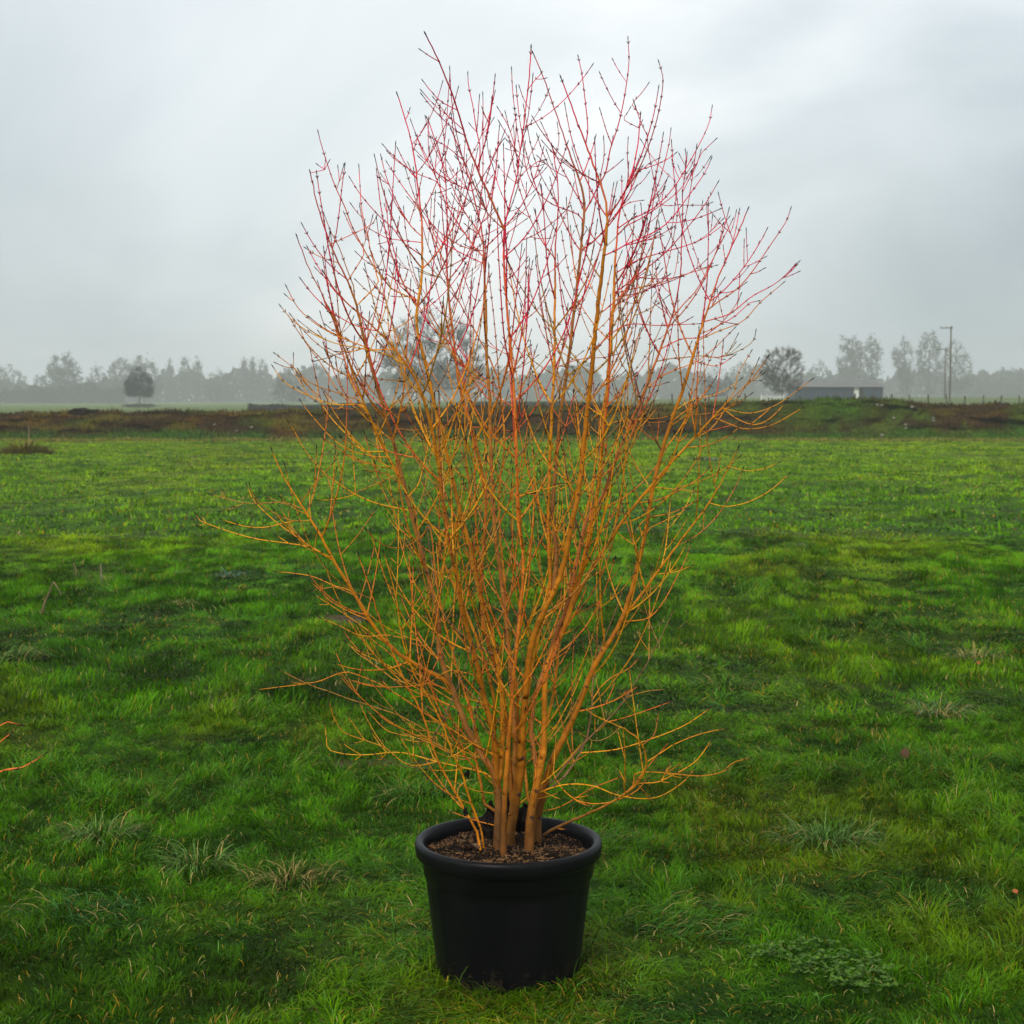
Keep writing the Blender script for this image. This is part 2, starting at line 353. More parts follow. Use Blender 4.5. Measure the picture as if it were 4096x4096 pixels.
# ------------------------------------------------------------------ earth bank across the field
def bank_top(x):
    d = x / (YB / 3100) + 966
    t = np.interp(d, [-1200, 0, 110, 150, 200, 300, 560, 640, 760, 900, 1000, 1100, 1200, 1320, 1420, 1480, 1560, 1620, 1700, 1800, 1932, 3000],
                     [781, 781, 779, 776, 779, 778, 775, 772, 769, 769, 769, 767, 765, 762, 760, 756, 752, 754, 758.5, 761, 762, 762])
    return CAM_H - YB * (t - HZ) / 3100
bx_ = np.arange(-60, 60.01, .22); bs = np.linspace(0, 1, 46)
BX, BS = np.meshgrid(bx_, bs)
prof_y = np.interp(BS, [0, .22, .5, .66, .8, 1], [-2.6, -1.3, -.25, .2, 1.2, 4.0]); prof_h = np.interp(BS, [0, .22, .5, .66, .8, 1], [-.06, .25, .85, 1.0, .93, -.05])
n1 = fbm(BX * .55, BS * 7 + 3, 5); n2 = fbm(BX * 1.8 + 9, BS * 16, 3)
BZ = prof_h * bank_top(BX) * (1 + (n1 - .5) * .35 * (1 - BS) * (BS > .05)) + (n2 - .5) * .22 * np.sin(BS * math.pi) + (fbm(BX * .9 + 50, BX * 0, 3) - .5) * .18 * (BS > .4) * (BS < .9)
BY = YB - .2 + prof_y + (n1 - .5) * 1.5 * (BS < .6) + (n2 - .5) * .3
brown = np.array([.042, .022, .005]); red = np.array([.105, .050, .003]); oliv = np.array([.115, .095, .002]); grn = np.array([.036, .105, .001]); tan_ = np.array([.15, .09, .02])
a1 = fbm(BX * .6 + 3, BS * 5 + 1, 5); a2 = fbm(BX * .6 + 33, BS * 6 + 8, 4); a3 = fbm(BX * .9 + 13, BS * 5 + 18, 4)
def bank_col(x, s, a1, a2, a3):
    left = 1 - sstep(-12, -4, x); right = sstep(6, 12, x)
    k = lerp(np.ones(a1.shape + (3,)) * brown, red, sstep(.5, .68, a1) * (.25 + .55 * left))
    k = lerp(k, oliv, sstep(.45, .6, a2) * (.35 + .3 * left + .35 * (s > .6)))
    k = lerp(k, tan_, sstep(.6, .72, a3) * .4 * (1 - left))
    foot = (1 - sstep(.08, .27, s + (a1 - .5) * .35)); k = lerp(k, grn, foot * .9)
    k = lerp(k, grn * 1.2, sstep(.56, .66, a3) * .5 * (.5 + .5 * right))
    top = np.exp(-((x - 14.6) / 2.6) ** 2) * sstep(.3, .55, s + a2 * .3); k = lerp(k, grn * 1.05, top * .75)
    return k
Cb = bank_col(BX, BS, a1, a2, a3)
ny, nx = BX.shape; i, j = np.meshgrid(np.arange(ny - 1), np.arange(nx - 1), indexing='ij'); q = i * nx + j
mb = MB(); mb.add(np.stack([BX, BY, BZ], -1).reshape(-1, 3), np.stack([q, q + 1, q + nx + 1, q + nx], -1).reshape(-1, 4), Cb.reshape(-1, 3))
tag(mb.build('earth_bank', M_bank, smooth=True), kind='structure')
# weeds and rough grass growing on it
rg = np.random.default_rng(31); n = 90000
fi = rg.random(n) * (nx - 1.001); fj = rg.random(n) ** .9 * (ny * .82)
ii = fj.astype(int); jj = fi.astype(int)
px_ = BX[ii, jj] + rg.normal(0, .1, n); py_ = BY[ii, jj] + rg.normal(0, .05, n); pz_ = BZ[ii, jj]
cc = bank_col(px_, bs[ii], a1[ii, jj], a2[ii, jj], a3[ii, jj]) * (.6 + 1.1 * rg.random((n, 1)))
keep = (rg.random(n) < .55) | (bs[ii] < .3); keep &= np.abs(px_) < 34
px_, py_, pz_, cc, ss = px_[keep], py_[keep], pz_[keep], cc[keep], bs[ii][keep]; n = len(px_)
mb = MB(); blades(mb, px_, py_, .10 + .16 * rg.random(n) * (.5 + fbm(px_ * .7, ss * 6, 2)), .03 + .03 * rg.random(n), cc, np.abs(rg.normal(.4, .4, n)), rg.random(n) * 6.28, rg, 2, z=pz_)
# rough yellow fringe at the foot
m_ = 26000; fx_ = (rg.random(m_) * 2 - 1) * 30; fy_ = YB - 3.3 + rg.normal(0, .55, m_); fc = np.where((rg.random(m_) < .72)[:, None], np.array([.24, .20, .03]), np.array([.12, .2, .012])) * (.5 + .8 * rg.random((m_, 1)))
blades(mb, fx_, fy_, .09 + .28 * rg.random(m_) * fbm(fx_ * .8, fy_, 3), .03 + .02 * rg.random(m_), fc, np.abs(rg.normal(.4, .4, m_)), rg.random(m_) * 6.28, rg, 2)
tag(mb.build('weeds', M_leaf), 'brown and green weeds covering the earth bank', 'weeds', kind='stuff')
# dark soil heaps on the left crest
for k, (d_, s_) in enumerate([(46, .14), (112, .17), (152, .30)]):
    x = (d_ - 966) * YB / 3100; r2_ = np.random.default_rng(60 + k); th, ph = np.meshgrid(np.linspace(0, 2 * math.pi, 31)[:-1], np.linspace(.02, math.pi / 2 + .3, 14))
    rr = 1 + 1.6 * (fbm(th * 2.2 + k * 9, ph * 2.4, 4) - .5) * np.sin(ph) ** .5; V = np.stack([rr * np.sin(ph) * np.cos(th) * s_ * 2.1, rr * np.sin(ph) * np.sin(th) * s_ * 1.1, rr * np.cos(ph) * s_ * .75], -1)
    i, j = np.meshgrid(np.arange(13), np.arange(30), indexing='ij'); q = i * 30 + j; q2 = i * 30 + (j + 1) % 30
    mb = MB(); mb.add(V.reshape(-1, 3), np.stack([q, q2, q2 + 30, q + 30], -1).reshape(-1, 4), np.array([.020, .013, .009]))
    mb.add(V[0], [list(range(30))], (.02, .013, .009))
    o = mb.build('soil_heap', M_bank, smooth=True); o.location = (x, YB, float(bank_top(np.array(x))) - .08)
    tag(o, ['small dark soil heap at the far left end of the bank crest', 'flat dark soil heap in the middle of three on the left crest', 'largest dark soil heap on the left of the bank crest'][k], 'soil heap', 'dark heaps on the left of the bank')
# pale stones in the bare soil
def stone(x, y, z, s, seed):
    r2_ = np.random.default_rng(seed); th, ph = np.meshgrid(np.linspace(0, 2 * math.pi, 9)[:-1], np.linspace(.15, math.pi - .15, 6))
    rr = s * (.75 + .5 * r2_.random(th.shape)); V = np.stack([rr * np.sin(ph) * np.cos(th) * 1.2, rr * np.sin(ph) * np.sin(th), rr * np.cos(ph) * .8], -1)
    i, j = np.meshgrid(np.arange(5), np.arange(8), indexing='ij'); q = i * 8 + j; q2 = i * 8 + (j + 1) % 8
    mb = MB(); mb.add(V.reshape(-1, 3), np.stack([q, q2, q2 + 8, q + 8], -1).reshape(-1, 4)); mb.add(V[0], [list(range(8))]); mb.add(V[-1], [list(range(8))[::-1]])
    o = mb.build('stone', M_stone, smooth=True); o.location = (x, y, z); return o
stn = [(3700, 1681), (3716, 1671), (3590, 1700), (3592, 1690), (3558, 1678), (3500, 1650), (3512, 1648), (3640, 1640), (3480, 1720), (2860, 1598), (3030, 1668), (868, 1675), (1023, 1683), (970, 1700)]
for k, (u, v) in enumerate(stn):
    dv = v / 2.1201; fr = np.clip((826 - dv) / 60, 0.05, .9); s_i = int(np.clip(fr * .62, .05, .6) * 45); x = (u / 2.1201 - 966) * YB / 3100
    j_ = int(np.argmin(np.abs(bx_ - x)))
    o = stone(BX[s_i, j_], BY[s_i, j_] - .05, BZ[s_i, j_] + .02, .04 + .035 * rg.random(), 70 + k)
    lf = u < 1500; side = sorted(q_[0] for q_ in stn if (q_[0] < 1500) == lf); od = ['leftmost', 'second', 'third', 'fourth', 'fifth', 'sixth', 'seventh', 'eighth', 'ninth', 'tenth', 'last'][side.index(u)]
    tag(o, 'small pale stone in the brown bank %s of the shrub, %s counting from the left' % ('left' if lf else 'right', od), 'stone', 'pale stones in the earth bank')

# ------------------------------------------------------------------ distant trees
def grow(rg, h, wid, trunk_h, npts, shape, lean=0.0, bf=.35):
    """branching skeleton that fills a crown volume; returns nodes, parents"""
    nodes = [np.array([0., 0, 0])]; par = [-1]; pl = [0.]
    lead = .72 * h
    k = 8
    for i in range(1, k + 1):
        z = lead * i / k; nodes.append(np.array([lean * z + rg.normal(0, .012 * h) * i / k, rg.normal(0, .012 * h) * i / k, z])); par.append(i - 1); pl.append(pl[-1] + lead / k)
    first = max(1, int(np.ceil(trunk_h / lead * k)))
    pts = []
    while len(pts) < npts:
        p = rg.uniform(-1, 1, 3)
        r = np.hypot(p[0], p[1]); z = (p[2] + 1) / 2
        if shape == 'round': ok = (r ** 2 + (p[2] * .98) ** 2) < 1
        elif shape == 'cone': ok = r < (np.interp(z, [0, .12, .35, .75, 1], [.55, .95, 1, .55, .08]))
        elif shape == 'tall': ok = r < np.interp(z, [0, .3, .7, 1], [.45, .8, 1, .35])
        elif shape == 'wide': ok = r < np.interp(z, [0, .25, .55, .85, 1], [.7, 1, .93, .55, .15])
        if not ok or (r < .5 and rg.random() < .35): continue
        z0 = trunk_h * .85; q = np.array([p[0] * wid / 2, p[1] * wid / 2, z0 + z * (h - z0)]); q[0] += lean * q[2]
        nf = math.sin(q[0] * 5 / wid * 2 + shape.__len__()) * math.cos(q[1] * 4 / wid * 2) + math.sin(q[2] * 7 / h + q[0] * 3 / wid)
        if nf < -.9: continue
        pts.append(q)
    pts.sort(key=lambda q: np.linalg.norm(q - np.array([lean * trunk_h, 0, trunk_h])))
    NN = np.zeros((npts * 2 + 20, 3)); PL = np.zeros(npts * 2 + 20); m = len(nodes); NN[:m] = nodes; PL[:m] = pl
    blocked = np.arange(npts * 2 + 20) < first
    for q in pts:
        d = np.linalg.norm(NN[:m] - q, axis=1); c = d + bf * PL[:m] + 5 * blocked[:m] * h + 1.2 * np.maximum(NN[:m, 2] - q[2] + .05, 0); b = int(np.argmin(c))
        mid = (NN[b] * .5 + q * .5) + np.array([0, 0, -.06 * d[b]]) + rg.normal(0, .05 * d[b], 3)
        NN[m] = mid; PL[m] = PL[b] + np.linalg.norm(mid - NN[b]); par.append(b); m += 1
        NN[m] = q; PL[m] = PL[m - 1] + np.linalg.norm(q - mid); par.append(m - 1); m += 1
    return NN[:m], np.array(par)
def tree(name, dx, dtop, dbase, dwid, Y, shape, label, cat='tree', group=None, npts=380, twigs=2600, tw=.035, leaf=0, leafc=(.03, .05, .03), barkc=(.055, .05, .038), trunk=.22, lean=0., seed=1, rt=.03):
    Y = Y * (2.2 if group else 1.6); tw = tw * (1.75 if group else 1.0); twigs = int(twigs * (.62 if group else 1.5)); rt = rt * (1 if group else .8); rg = np.random.default_rng(seed); mpp = Y / 3100.
    x = (dx - 966) * mpp; zb = CAM_H - (dbase - HZ) * mpp; h = (dbase - dtop) * mpp; wid = dwid * mpp
    gz = float(terr(x, Y)); h += max(0, zb - gz); zb = min(zb, gz)
    V, par = grow(rg, h, wid, h * trunk, npts, shape, lean)
    n = len(V); cnt = np.zeros(n); ch = np.zeros(n)
    for i in range(n - 1, 0, -1):
        cnt[i] = max(cnt[i], 1) ; cnt[par[i]] += cnt[i]; ch[par[i]] += 1
    rad = rt * h / 10 * np.maximum(cnt, 1) ** .42 * .55
    rad[0] *= 1.25
    root = empty(name, (x, Y, zb), label, cat, group)
    i = np.arange(1, n); thick = rad[i] > rt * h / 10 * 1.9
    bc = np.array(barkc)
    mt = MB(); a = i[thick]; frusta(mt, V[par[a]], V[a], rad[par[a]] if False else np.minimum(rad[par[a]], rad[a] * 1.35), rad[a], 7, bc); mt.build('trunk', M_far, root)
    mc = MB(); a = i[~thick]; frusta(mc, V[par[a]], V[a], np.minimum(rad[par[a]], rad[a] * 1.5), rad[a] * .8, 3, bc)
    src = rg.choice(i[~thick], twigs); P0 = V[src] + (V[par[src]] - V[src]) * rg.random((twigs, 1))
    outw = unit(P0 - np.array([0, 0, h * .45])); d = unit(outw * .7 + rg.normal(0, .6, (twigs, 3)) + [0, 0, .25]); ll = h * (.03 + .06 * rg.random((twigs, 1)))
    P1 = P0 + d * ll
    frusta(mc, P0, P1, tw * .6, tw * .3, 3, bc * 1.15)
    if leaf:
        k = rg.choice(i[~thick], leaf); C = V[k] + rg.normal(0, h * .032, (leaf, 3)); tone = .45 + 1.1 * rg.random((leaf, 1)); quads(mc, C, h * (.017 if group else .011) * (.6 + .8 * rg.random(leaf)), np.array(leafc) * tone, rg)
    mc.build('crown', M_far, root)
    return root
GT = 'misty trees along the horizon'
tree('broadleaf_tree', 815, 584, 764, 205, 235, 'wide', 'large bare spreading tree seen through the stems of the shrub', npts=750, twigs=7000, tw=.05, seed=5, trunk=.2, rt=.036, barkc=(.04, .042, .034))
tree('broadleaf_tree', 1475, 653, 754, 86, 172, 'round', 'bare round-headed tree beside the low dark barn', npts=520, twigs=5600, tw=.024, seed=7, trunk=.17, barkc=(.06, .05, .035))
tree('evergreen_tree', 265, 687, 769, 60, 225, 'cone', 'dark dense cone-shaped tree on a short bare trunk, left field', npts=330, twigs=1200, leaf=9000, leafc=(.012, .022, .018), seed=9, trunk=.3, barkc=(.03, .03, .025))
tree('evergreen_tree', 1350, 690, 757, 66, 250, 'wide', 'low dark bushy tree between the shrub and the bare round tree', npts=300, twigs=900, leaf=3600, leafc=(.02, .035, .022), seed=10, trunk=.15)
tl = [  # px x, top, base, width, distance, shape, leaf, label
 (18, 687, 765, 80, 400, 'wide', 2600, 'hazy round tree at the left edge of the photo'),
 (122, 661, 762, 72, 360, 'wide', 3600, 'tallest hazy tree of the left treeline, broad headed'),
 (78, 705, 762, 26, 400, 'round', 900, 'small hazy tree left of the tallest left treeline tree'),
 (184, 680, 762, 44, 380, 'cone', 1600, 'hazy pointed tree between the tallest left tree and the dark tree'),
 (232, 676, 762, 50, 400, 'round', 1700, 'hazy tree just left behind the dark cone-shaped tree'),
 (275, 669, 762, 66, 390, 'wide', 2400, 'pale hazy tree rising behind the dark cone-shaped tree'),
 (322, 679, 764, 16, 430, 'tall', 700, 'single slim hazy poplar right of the dark cone-shaped tree'),
 (351, 677, 764, 18, 430, 'tall', 700, 'slim hazy poplar, left one of a close pair'),
 (373, 674, 764, 17, 430, 'tall', 700, 'slim hazy poplar, right one of a close pair'),
 (418, 694, 764, 70, 400, 'wide', 2000, 'low rounded hazy tree left of the three thin poplars'),
 (463, 675, 764, 12, 430, 'tall', 500, 'thin hazy poplar, first of three from the left'),
 (478, 675, 764, 13, 430, 'tall', 500, 'thin hazy poplar, middle one of three'),
 (497, 678, 764, 20, 430, 'tall', 600, 'thin hazy poplar, last of three from the left'),
 (552, 690, 768, 76, 300, 'wide', 1200, 'broad hazy bare tree just left of the shrub stems'),
 (600, 684, 764, 44, 410, 'round', 1000, 'hazy tree behind the left edge of the shrub'),
 (655, 692, 764, 60, 410, 'wide', 1200, 'hazy tree seen through the left side of the shrub'),
 (940, 690, 762, 60, 420, 'round', 1200, 'hazy tree seen behind the middle stems of the shrub'),
 (1010, 700, 762, 70, 420, 'wide', 1200, 'low hazy tree seen through the right stems of the shrub'),
 (1105, 682, 762, 50, 400, 'round', 1200, 'taller hazy tree seen through the right stems of the shrub'),
 (1180, 698, 760, 80, 420, 'wide', 1500, 'wide hazy tree near the right side of the shrub'),
 (1275, 694, 760, 70, 420, 'wide', 1500, 'hazy tree left of the low dark bushy tree'),
 (1400, 682, 757, 60, 400, 'round', 1600, 'hazy tree between the dark bushy tree and the round tree'),
 (1545, 680, 756, 60, 400, 'wide', 1200, 'hazy bushy tree behind the left end of the barn'),
 (1594, 634, 756, 34, 370, 'tall', 600, 'tall hazy poplar behind the barn, left of two taller neighbours'),
 (1612, 633, 756, 26, 375, 'tall', 500, 'tall hazy poplar behind the barn, middle of three'),
 (1643, 631, 756, 34, 370, 'tall', 600, 'tall hazy poplar behind the barn, rightmost of three'),
 (1712, 636, 756, 40, 350, 'tall', 100, 'thin leaning bare tree left of the utility poles'),
 (1750, 628, 756, 52, 360, 'tall', 300, 'tall bare tree just left of the utility poles'),
 (1800, 640, 756, 66, 350, 'wide', 700, 'large bare tree right behind the utility poles'),
 (1852, 700, 756, 70, 400, 'wide', 2000, 'low hazy tree right of the utility poles'),
 (1905, 694, 756, 66, 400, 'wide', 2400, 'low hazy tree at the right edge of the photo')]
for k, (dx, t_, b_, wd_, Y_, sh, lf, lb) in enumerate(tl):
    tree('poplar_tree' if sh == 'tall' and 'poplar' in lb else 'broadleaf_tree', dx, t_, b_, wd_, Y_, sh, lb, 'tree', GT, npts=170 if wd_ < 40 else 300, twigs=1500 if wd_ < 40 else 3000, tw=.07, leaf=int(lf * 1.1) + 80, leafc=(.035, .04, .028), seed=100 + k, trunk=.12 if sh != 'cone' else .08, lean=.0 if k != 26 else -.12, rt=.035)
# distant wood that reads as one mass
rg = np.random.default_rng(77); mb = MB()
n = 42000; dx = rg.uniform(-500, 2500, n); Yw = rg.uniform(980, 1060, n)
top = 706 + (fbm(dx * .02, dx * 0, 3) - .5) * 40 + (fbm(dx * .11, dx * 0 + 5, 3) - .5) * 26; top = np.where(dx < 300, top + 24 * (1 - sstep(240, 330, dx)), top)
hh = (762 - top) * Yw / 3100; z = -.5 + hh * rg.random(n) ** .8
C = np.stack([(dx - 966) * Yw / 3100, Yw, z], -1); quads(mb, C, 1.1 + 1.2 * rg.random(n), np.array([.032, .036, .028]) * (.6 + .8 * rg.random((n, 1))), rg)
tr = 900; dx = rg.uniform(-500, 2500, tr); Yw = rg.uniform(975, 1055, tr); P0 = np.stack([(dx - 966) * Yw / 3100, Yw, np.full(tr, .3)], -1); P1 = P0 + np.stack([rg.normal(0, .6, tr), rg.normal(0, .6, tr), 4.5 + 4 * rg.random(tr)], -1)
frusta(mb, P0, P1, .3, .1, 4, np.array([.03, .03, .025]))
tag(mb.build('woodland', M_far), 'far misty wood along the whole horizon', 'woodland', kind='stuff')
# hedges
def hedge(d0, d1, top, Y, thick, colr, label, seed):
    rg = np.random.default_rng(seed); m = Y / 3100; x0, x1 = (d0 - 966) * m, (d1 - 966) * m; zt = CAM_H - (top - HZ) * m
    n = int(abs(x1 - x0) * 260); x = rg.uniform(x0, x1, n); g_ = terr(x, np.full(n, Y))
    hloc = (zt - g_) * (.55 + .85 * fbm(x * .25, x * 0 + seed, 4)); z = g_ + hloc * rg.random(n) ** .8
    mb = MB(); C = np.stack([x, Y + rg.normal(0, thick / 2, n), z], -1); quads(mb, C, .11 * Y / 200 + .08 * rg.random(n), np.array(colr) * (.6 + .8 * rg.random((n, 1))), rg)
    o = mb.build('hedge', M_leaf); return tag(o, label, 'hedge')
hedge(-60, 236, 729, 760, 2.5, (.04, .04, .025), 'long clipped hedge under the left treeline', 3)
hedge(470, 720, 762, 215, .8, (.022, .022, .018), 'low dark hedge in the field beyond the bank, left of the shrub', 4)
hedge(850, 1180, 758, 260, .8, (.03, .03, .022), 'low dark hedge beyond the bank, seen through the shrub', 6)
# fallen branches under the dark tree
mb = MB(); rg = np.random.default_rng(8); x = (265 - 966) * 357 / 3100
P0 = rg.normal(size=(160, 3)) * [1.2, .5, .12] + [x, 357, .55]; P1 = P0 + rg.normal(size=(160, 3)) * [1.2, .4, .2]; frusta(mb, P0, P1, .09, .04, 4, np.array([.02, .018, .015]))
tag(mb.build('brushwood_pile', M_far), 'low pile of cut branches at the foot of the dark cone-shaped tree', 'branches')

# ------------------------------------------------------------------ barn, gate, fence, poles
BY_ = 300.; mY = BY_ / 3100.
bx0, bx1 = (1498 - 966) * mY, (1665 - 966) * mY; bz = float(terr((bx0 + bx1) / 2, BY_)) - .15; ze = CAM_H + (HZ - 728.8) * mY
barn = empty('barn', ((bx0 + bx1) / 2, BY_, bz), 'low long barn with dark blue-grey front and pale grey roof', 'barn')
o0 = np.array([(bx0 + bx1) / 2, 300, bz]); hw = (bx1 - bx0) / 2; he = ze - bz; hr = he + 1.3
nb = 9
for k in range(nb):
    mb = MB()
    a = -hw + .15 + (2 * hw - .3) * k / nb; b = -hw + .15 + (2 * hw - .3) * (k + 1) / nb
    if k == 6: continue
    for s in range(6):
        xa = a + .08 + (b - a - .16) * s / 6; xb = a + .08 + (b - a - .16) * (s + 1) / 6 - .03
        box(mb, xa, xb, .10, .16, .1, he - .12)
    box(mb, a + .08, b - .08, .165, .2, .1, he - .2); mb.build('front_panel', M_clad, barn)
mb = MB(); box(mb, -hw + .2, hw - .2, 7.9, 8.0, 0, hr - .15); box(mb, -hw + .1, -hw + .2, .2, 8, 0, he - .1); box(mb, hw - .2, hw - .1, .2, 8, 0, he - .1); mb.build('wall', M_clad, barn)
for k in range(nb + 1):
    a = -hw + .15 + (2 * hw - .3) * k / nb; mb = MB(); box(mb, a - .07, a + .07, 0, .22, 0, he - .1); mb.build('post', M_post, barn)
mb = MB(); a = -hw + .15 + (2 * hw - .3) * 6 / nb; box(mb, a + .1, a + (2 * hw - .3) / nb - .75, .1, .17, .05, he - .14); mb.build('door', M_paint, barn)
mb = MB(); nr = 60
for k in range(nr):   # corrugated sheet roof, gently pitched
    a = -hw - .25 + (2 * hw + .5) * k / nr; b = a + (2 * hw + .5) / nr; h_ = .05 * (k % 2)
    v = [(a, -.45, he - .02 + h_), (b, -.45, he - .02 + .05 - h_), (b, 8.3, hr + .05 - h_), (a, 8.3, hr + h_)]
    mb.add(v + [(x, y, z - .08) for x, y, z in v], [(0, 1, 2, 3), (7, 6, 5, 4), (0, 4, 5, 1), (2, 6, 7, 3)])
mb.build('roof', M_roof, barn)
mb = MB(); box(mb, -hw - .25, hw + .25, -.55, -.47, he - .16, he + .0); mb.build('gutter', M_metal, barn)

mY = 260 / 3100.
gx0, gx1 = (1436 - 966) * mY, (1476 - 966) * mY; gg = float(terr(gx0, 260)); gz = max(CAM_H - (746.5 - HZ) * mY - 1.15, gg - .3)
gate = empty('field_gate', ((gx0 + gx1) / 2, 260, gz), 'white-painted five-bar field gate at the foot of the round bare tree', 'gate')
hw = (gx1 - gx0) / 2
mb = MB()
for k in range(5): box(mb, -hw + .08, hw - .08, -.02, .02, .12 + .22 * k, .21 + .22 * k)
mb.build('bars', M_paint, gate)
mb = MB(); tube(mb, [(-hw + .1, .035, .15), (hw - .1, .035, 1.05)], .035, 4); mb.build('brace', M_paint, gate)
for s in (-1, 1): mb = MB(); box(mb, s * (hw + .06) - .09, s * (hw + .06) + .09, -.09, .09, -.3, 1.3); mb.build('post', M_paint, gate)

FY = 200.; mY = FY / 3100.
fence = empty('post_and_rail_fence', ((1500 - 966) * mY, FY, 0), 'weathered post and wire fence beyond the right half of the bank', 'fence')
fo = np.array(fence.location); xs_ = np.arange((1130 - 966) * mY, (2080 - 966) * mY, 2.22); rg = np.random.default_rng(12)
top_z = []
for k, x in enumerate(xs_):
    if (1430 - 966) * mY < x < (1478 - 966) * mY: top_z.append(None); continue
    g_ = float(terr(x, FY)); tz = max(CAM_H - (744 + rg.uniform(-1.5, 3) - HZ) * mY, g_ + .8); mb = MB(); r_ = .08 if k % 2 else .11
    tube(mb, [(x, FY, g_ - .2), (x + rg.normal(0, .02), FY, (g_ + tz) / 2), (x + rg.normal(0, .04), FY, tz), (x, FY, tz + .01)], [r_, r_, r_, r_ * .3], 6)
    mb.build('post', M_post, fence, loc=fo); top_z.append(tz)
for a_, b_ in ((xs_[0], (1430 - 966) * mY), ((1478 - 966) * mY, xs_[-1])):
    for z_ in (.25, .55, .85):
        mb = MB(); xx = np.linspace(a_, b_, 24); tube(mb, np.stack([xx, xx * 0 + FY - .07, terr(xx, xx * 0 + FY) + z_], -1), .022, 4); mb.build('wire', M_metal, fence, loc=fo)

def pole(dx, dt, Y, arm, label, rad=.15):
    m = Y / 3100.; x = (dx - 966) * m; zt = CAM_H - (dt - HZ) * m; g_ = float(terr(x, Y))
    r = empty('utility_pole', (x, Y, g_), label, 'utility pole'); h = zt - g_
    mb = MB(); tube(mb, [(0, 0, -.3), (0, 0, h * .5), (0, 0, h), (0, 0, h + .02)], [rad, rad * .85, rad * .68, .02], 10); mb.build('pole', M_pole, r, smooth=True)
    a0, a1, dz = arm; mb = MB(); box(mb, a0 * m, a1 * m, -.2, -.09, h - dz * m - .06, h - dz * m + .07); mb.build('crossarm', M_pole, r)
    for k in range(3):
        xx = (a0 + (a1 - a0) * (.06 + .44 * k)) * m; mb = MB(); zz = h - dz * m + .07
        tube(mb, [(xx, -.15, zz), (xx, -.15, zz + .10), (xx, -.15, zz + .2), (xx, -.15, zz + .22)], [.03, .07, .06, .01], 8); mb.build('insulator', M_metal, r, smooth=True)
    return r
pole(1790, 617, 250, (-21, 3, 3), 'tall utility pole with crossarm reaching left, front of the pair')
pole(1780.5, 657, 330, (-19, 3, 3), 'shorter utility pole with crossarm, just left behind the tall one')

# ------------------------------------------------------------------ the potted shrub
shrub = empty('potted_shrub', tuple(POT), 'tall leafless orange and red stemmed shrub in a black pot', 'potted shrub')
PO = POT
def lathe(mb, prof, seg=96, flute=None):
    prof = np.array(prof, float); th = np.arange(seg) * 2 * math.pi / seg
    rr = prof[:, 0][:, None] * np.ones(seg)
    if flute: rr = rr - flute[0] * (np.clip(np.cos(th * flute[1]) * 6, -1, 1) * .5 + .5)[None] * flute[2][:, None]
    V = np.stack([rr * np.cos(th), rr * np.sin(th), prof[:, 1][:, None] * np.ones(seg)], -1)
    n = len(prof); i, j = np.meshgrid(np.arange(n - 1), np.arange(seg), indexing='ij'); k = (j + 1) % seg
    mb.add(V.reshape(-1, 3), np.stack([i * seg + j, i * seg + k, i * seg + k + seg, i * seg + j + seg], -1).reshape(-1, 4))
H = .425
zz = np.concatenate([[-.03], np.linspace(-.01, H - .115, 12), [H - .112, H - .108, H - .06, H - .056, H - .05]])
rr = np.concatenate([[.222], np.linspace(.228, .266, 12), [.268, .272, .277, .280, .283]])
fl = np.concatenate([[0], np.ones(12), [.3], np.zeros(4)])
mb = MB(); lathe(mb, np.stack([rr, zz], -1), 144, (.002, 9, fl)); lathe(mb, [(.262, H - .03), (.255, H - .1), (.25, .2)], 96)
pot = mb.build('plant_pot', M_pot, shrub, smooth=True)
mb = MB(); lathe(mb, [(.283, H - .052), (.2925, H - .050), (.2965, H - .045), (.299, H - .030), (.3005, H - .015), (.2985, H - .005), (.293, H), (.285, H + .001), (.2765, H - .003), (.2715, H - .010), (.269, H - .03), (.264, H - .06)], 128)
mb.build('rim', M_pot, pot, smooth=True)
# soil
a = np.linspace(-.266, .266, 90); SX, SY = np.meshgrid(a, a); SR = np.hypot(SX, SY)
def soil_z(x, y): return H - .040 + (fbm(x * 14 + 60, y * 14 + 60, 4) - .5) * .034 + .03 * np.exp(-((x + .01) ** 2 + (y - .02) ** 2) / .012) - .008 * sstep(.2, .27, np.hypot(x, y))
sc_r = np.minimum(1, .268 / np.maximum(SR, 1e-6)); SX *= sc_r; SY *= sc_r
SZ = soil_z(SX, SY); i, j = np.meshgrid(np.arange(89), np.arange(89), indexing='ij'); q = i * 90 + j
mb = MB(); mb.add(np.stack([SX, SY, SZ], -1).reshape(-1, 3), np.stack([q, q + 1, q + 91, q + 90], -1).reshape(-1, 4)); soil = mb.build('soil', M_soil, shrub, smooth=True)
rg = np.random.default_rng(41); n = 3600; r_ = .262 * np.sqrt(rg.random(n)); t_ = rg.random(n) * 6.283; x = r_ * np.cos(t_); y = r_ * np.sin(t_)
cl = fbm(x * 12, y * 12, 3); base_c = np.where((rg.random(n) < .18 + .4 * (cl > .54))[:, None], np.array([.20, .105, .045]), np.array([.022, .011, .006])) * (.25 + 1.0 * rg.random((n, 1)))
d = rg.normal(size=(n, 3)) * [1, 1, .35]; d = unit(d) * (.003 + .009 * rg.random((n, 1))); C = np.stack([x, y, soil_z(x, y) + .003], -1)
mb = MB(); frusta(mb, C - d, C + d, .0012 + .002 * rg.random(n), .0008 + .001 * rg.random(n), 4, base_c); o = mb.build('bark_chips', M_chip, soil); tag(o, kind='stuff')
mb = MB(); rs = np.random.default_rng(2)
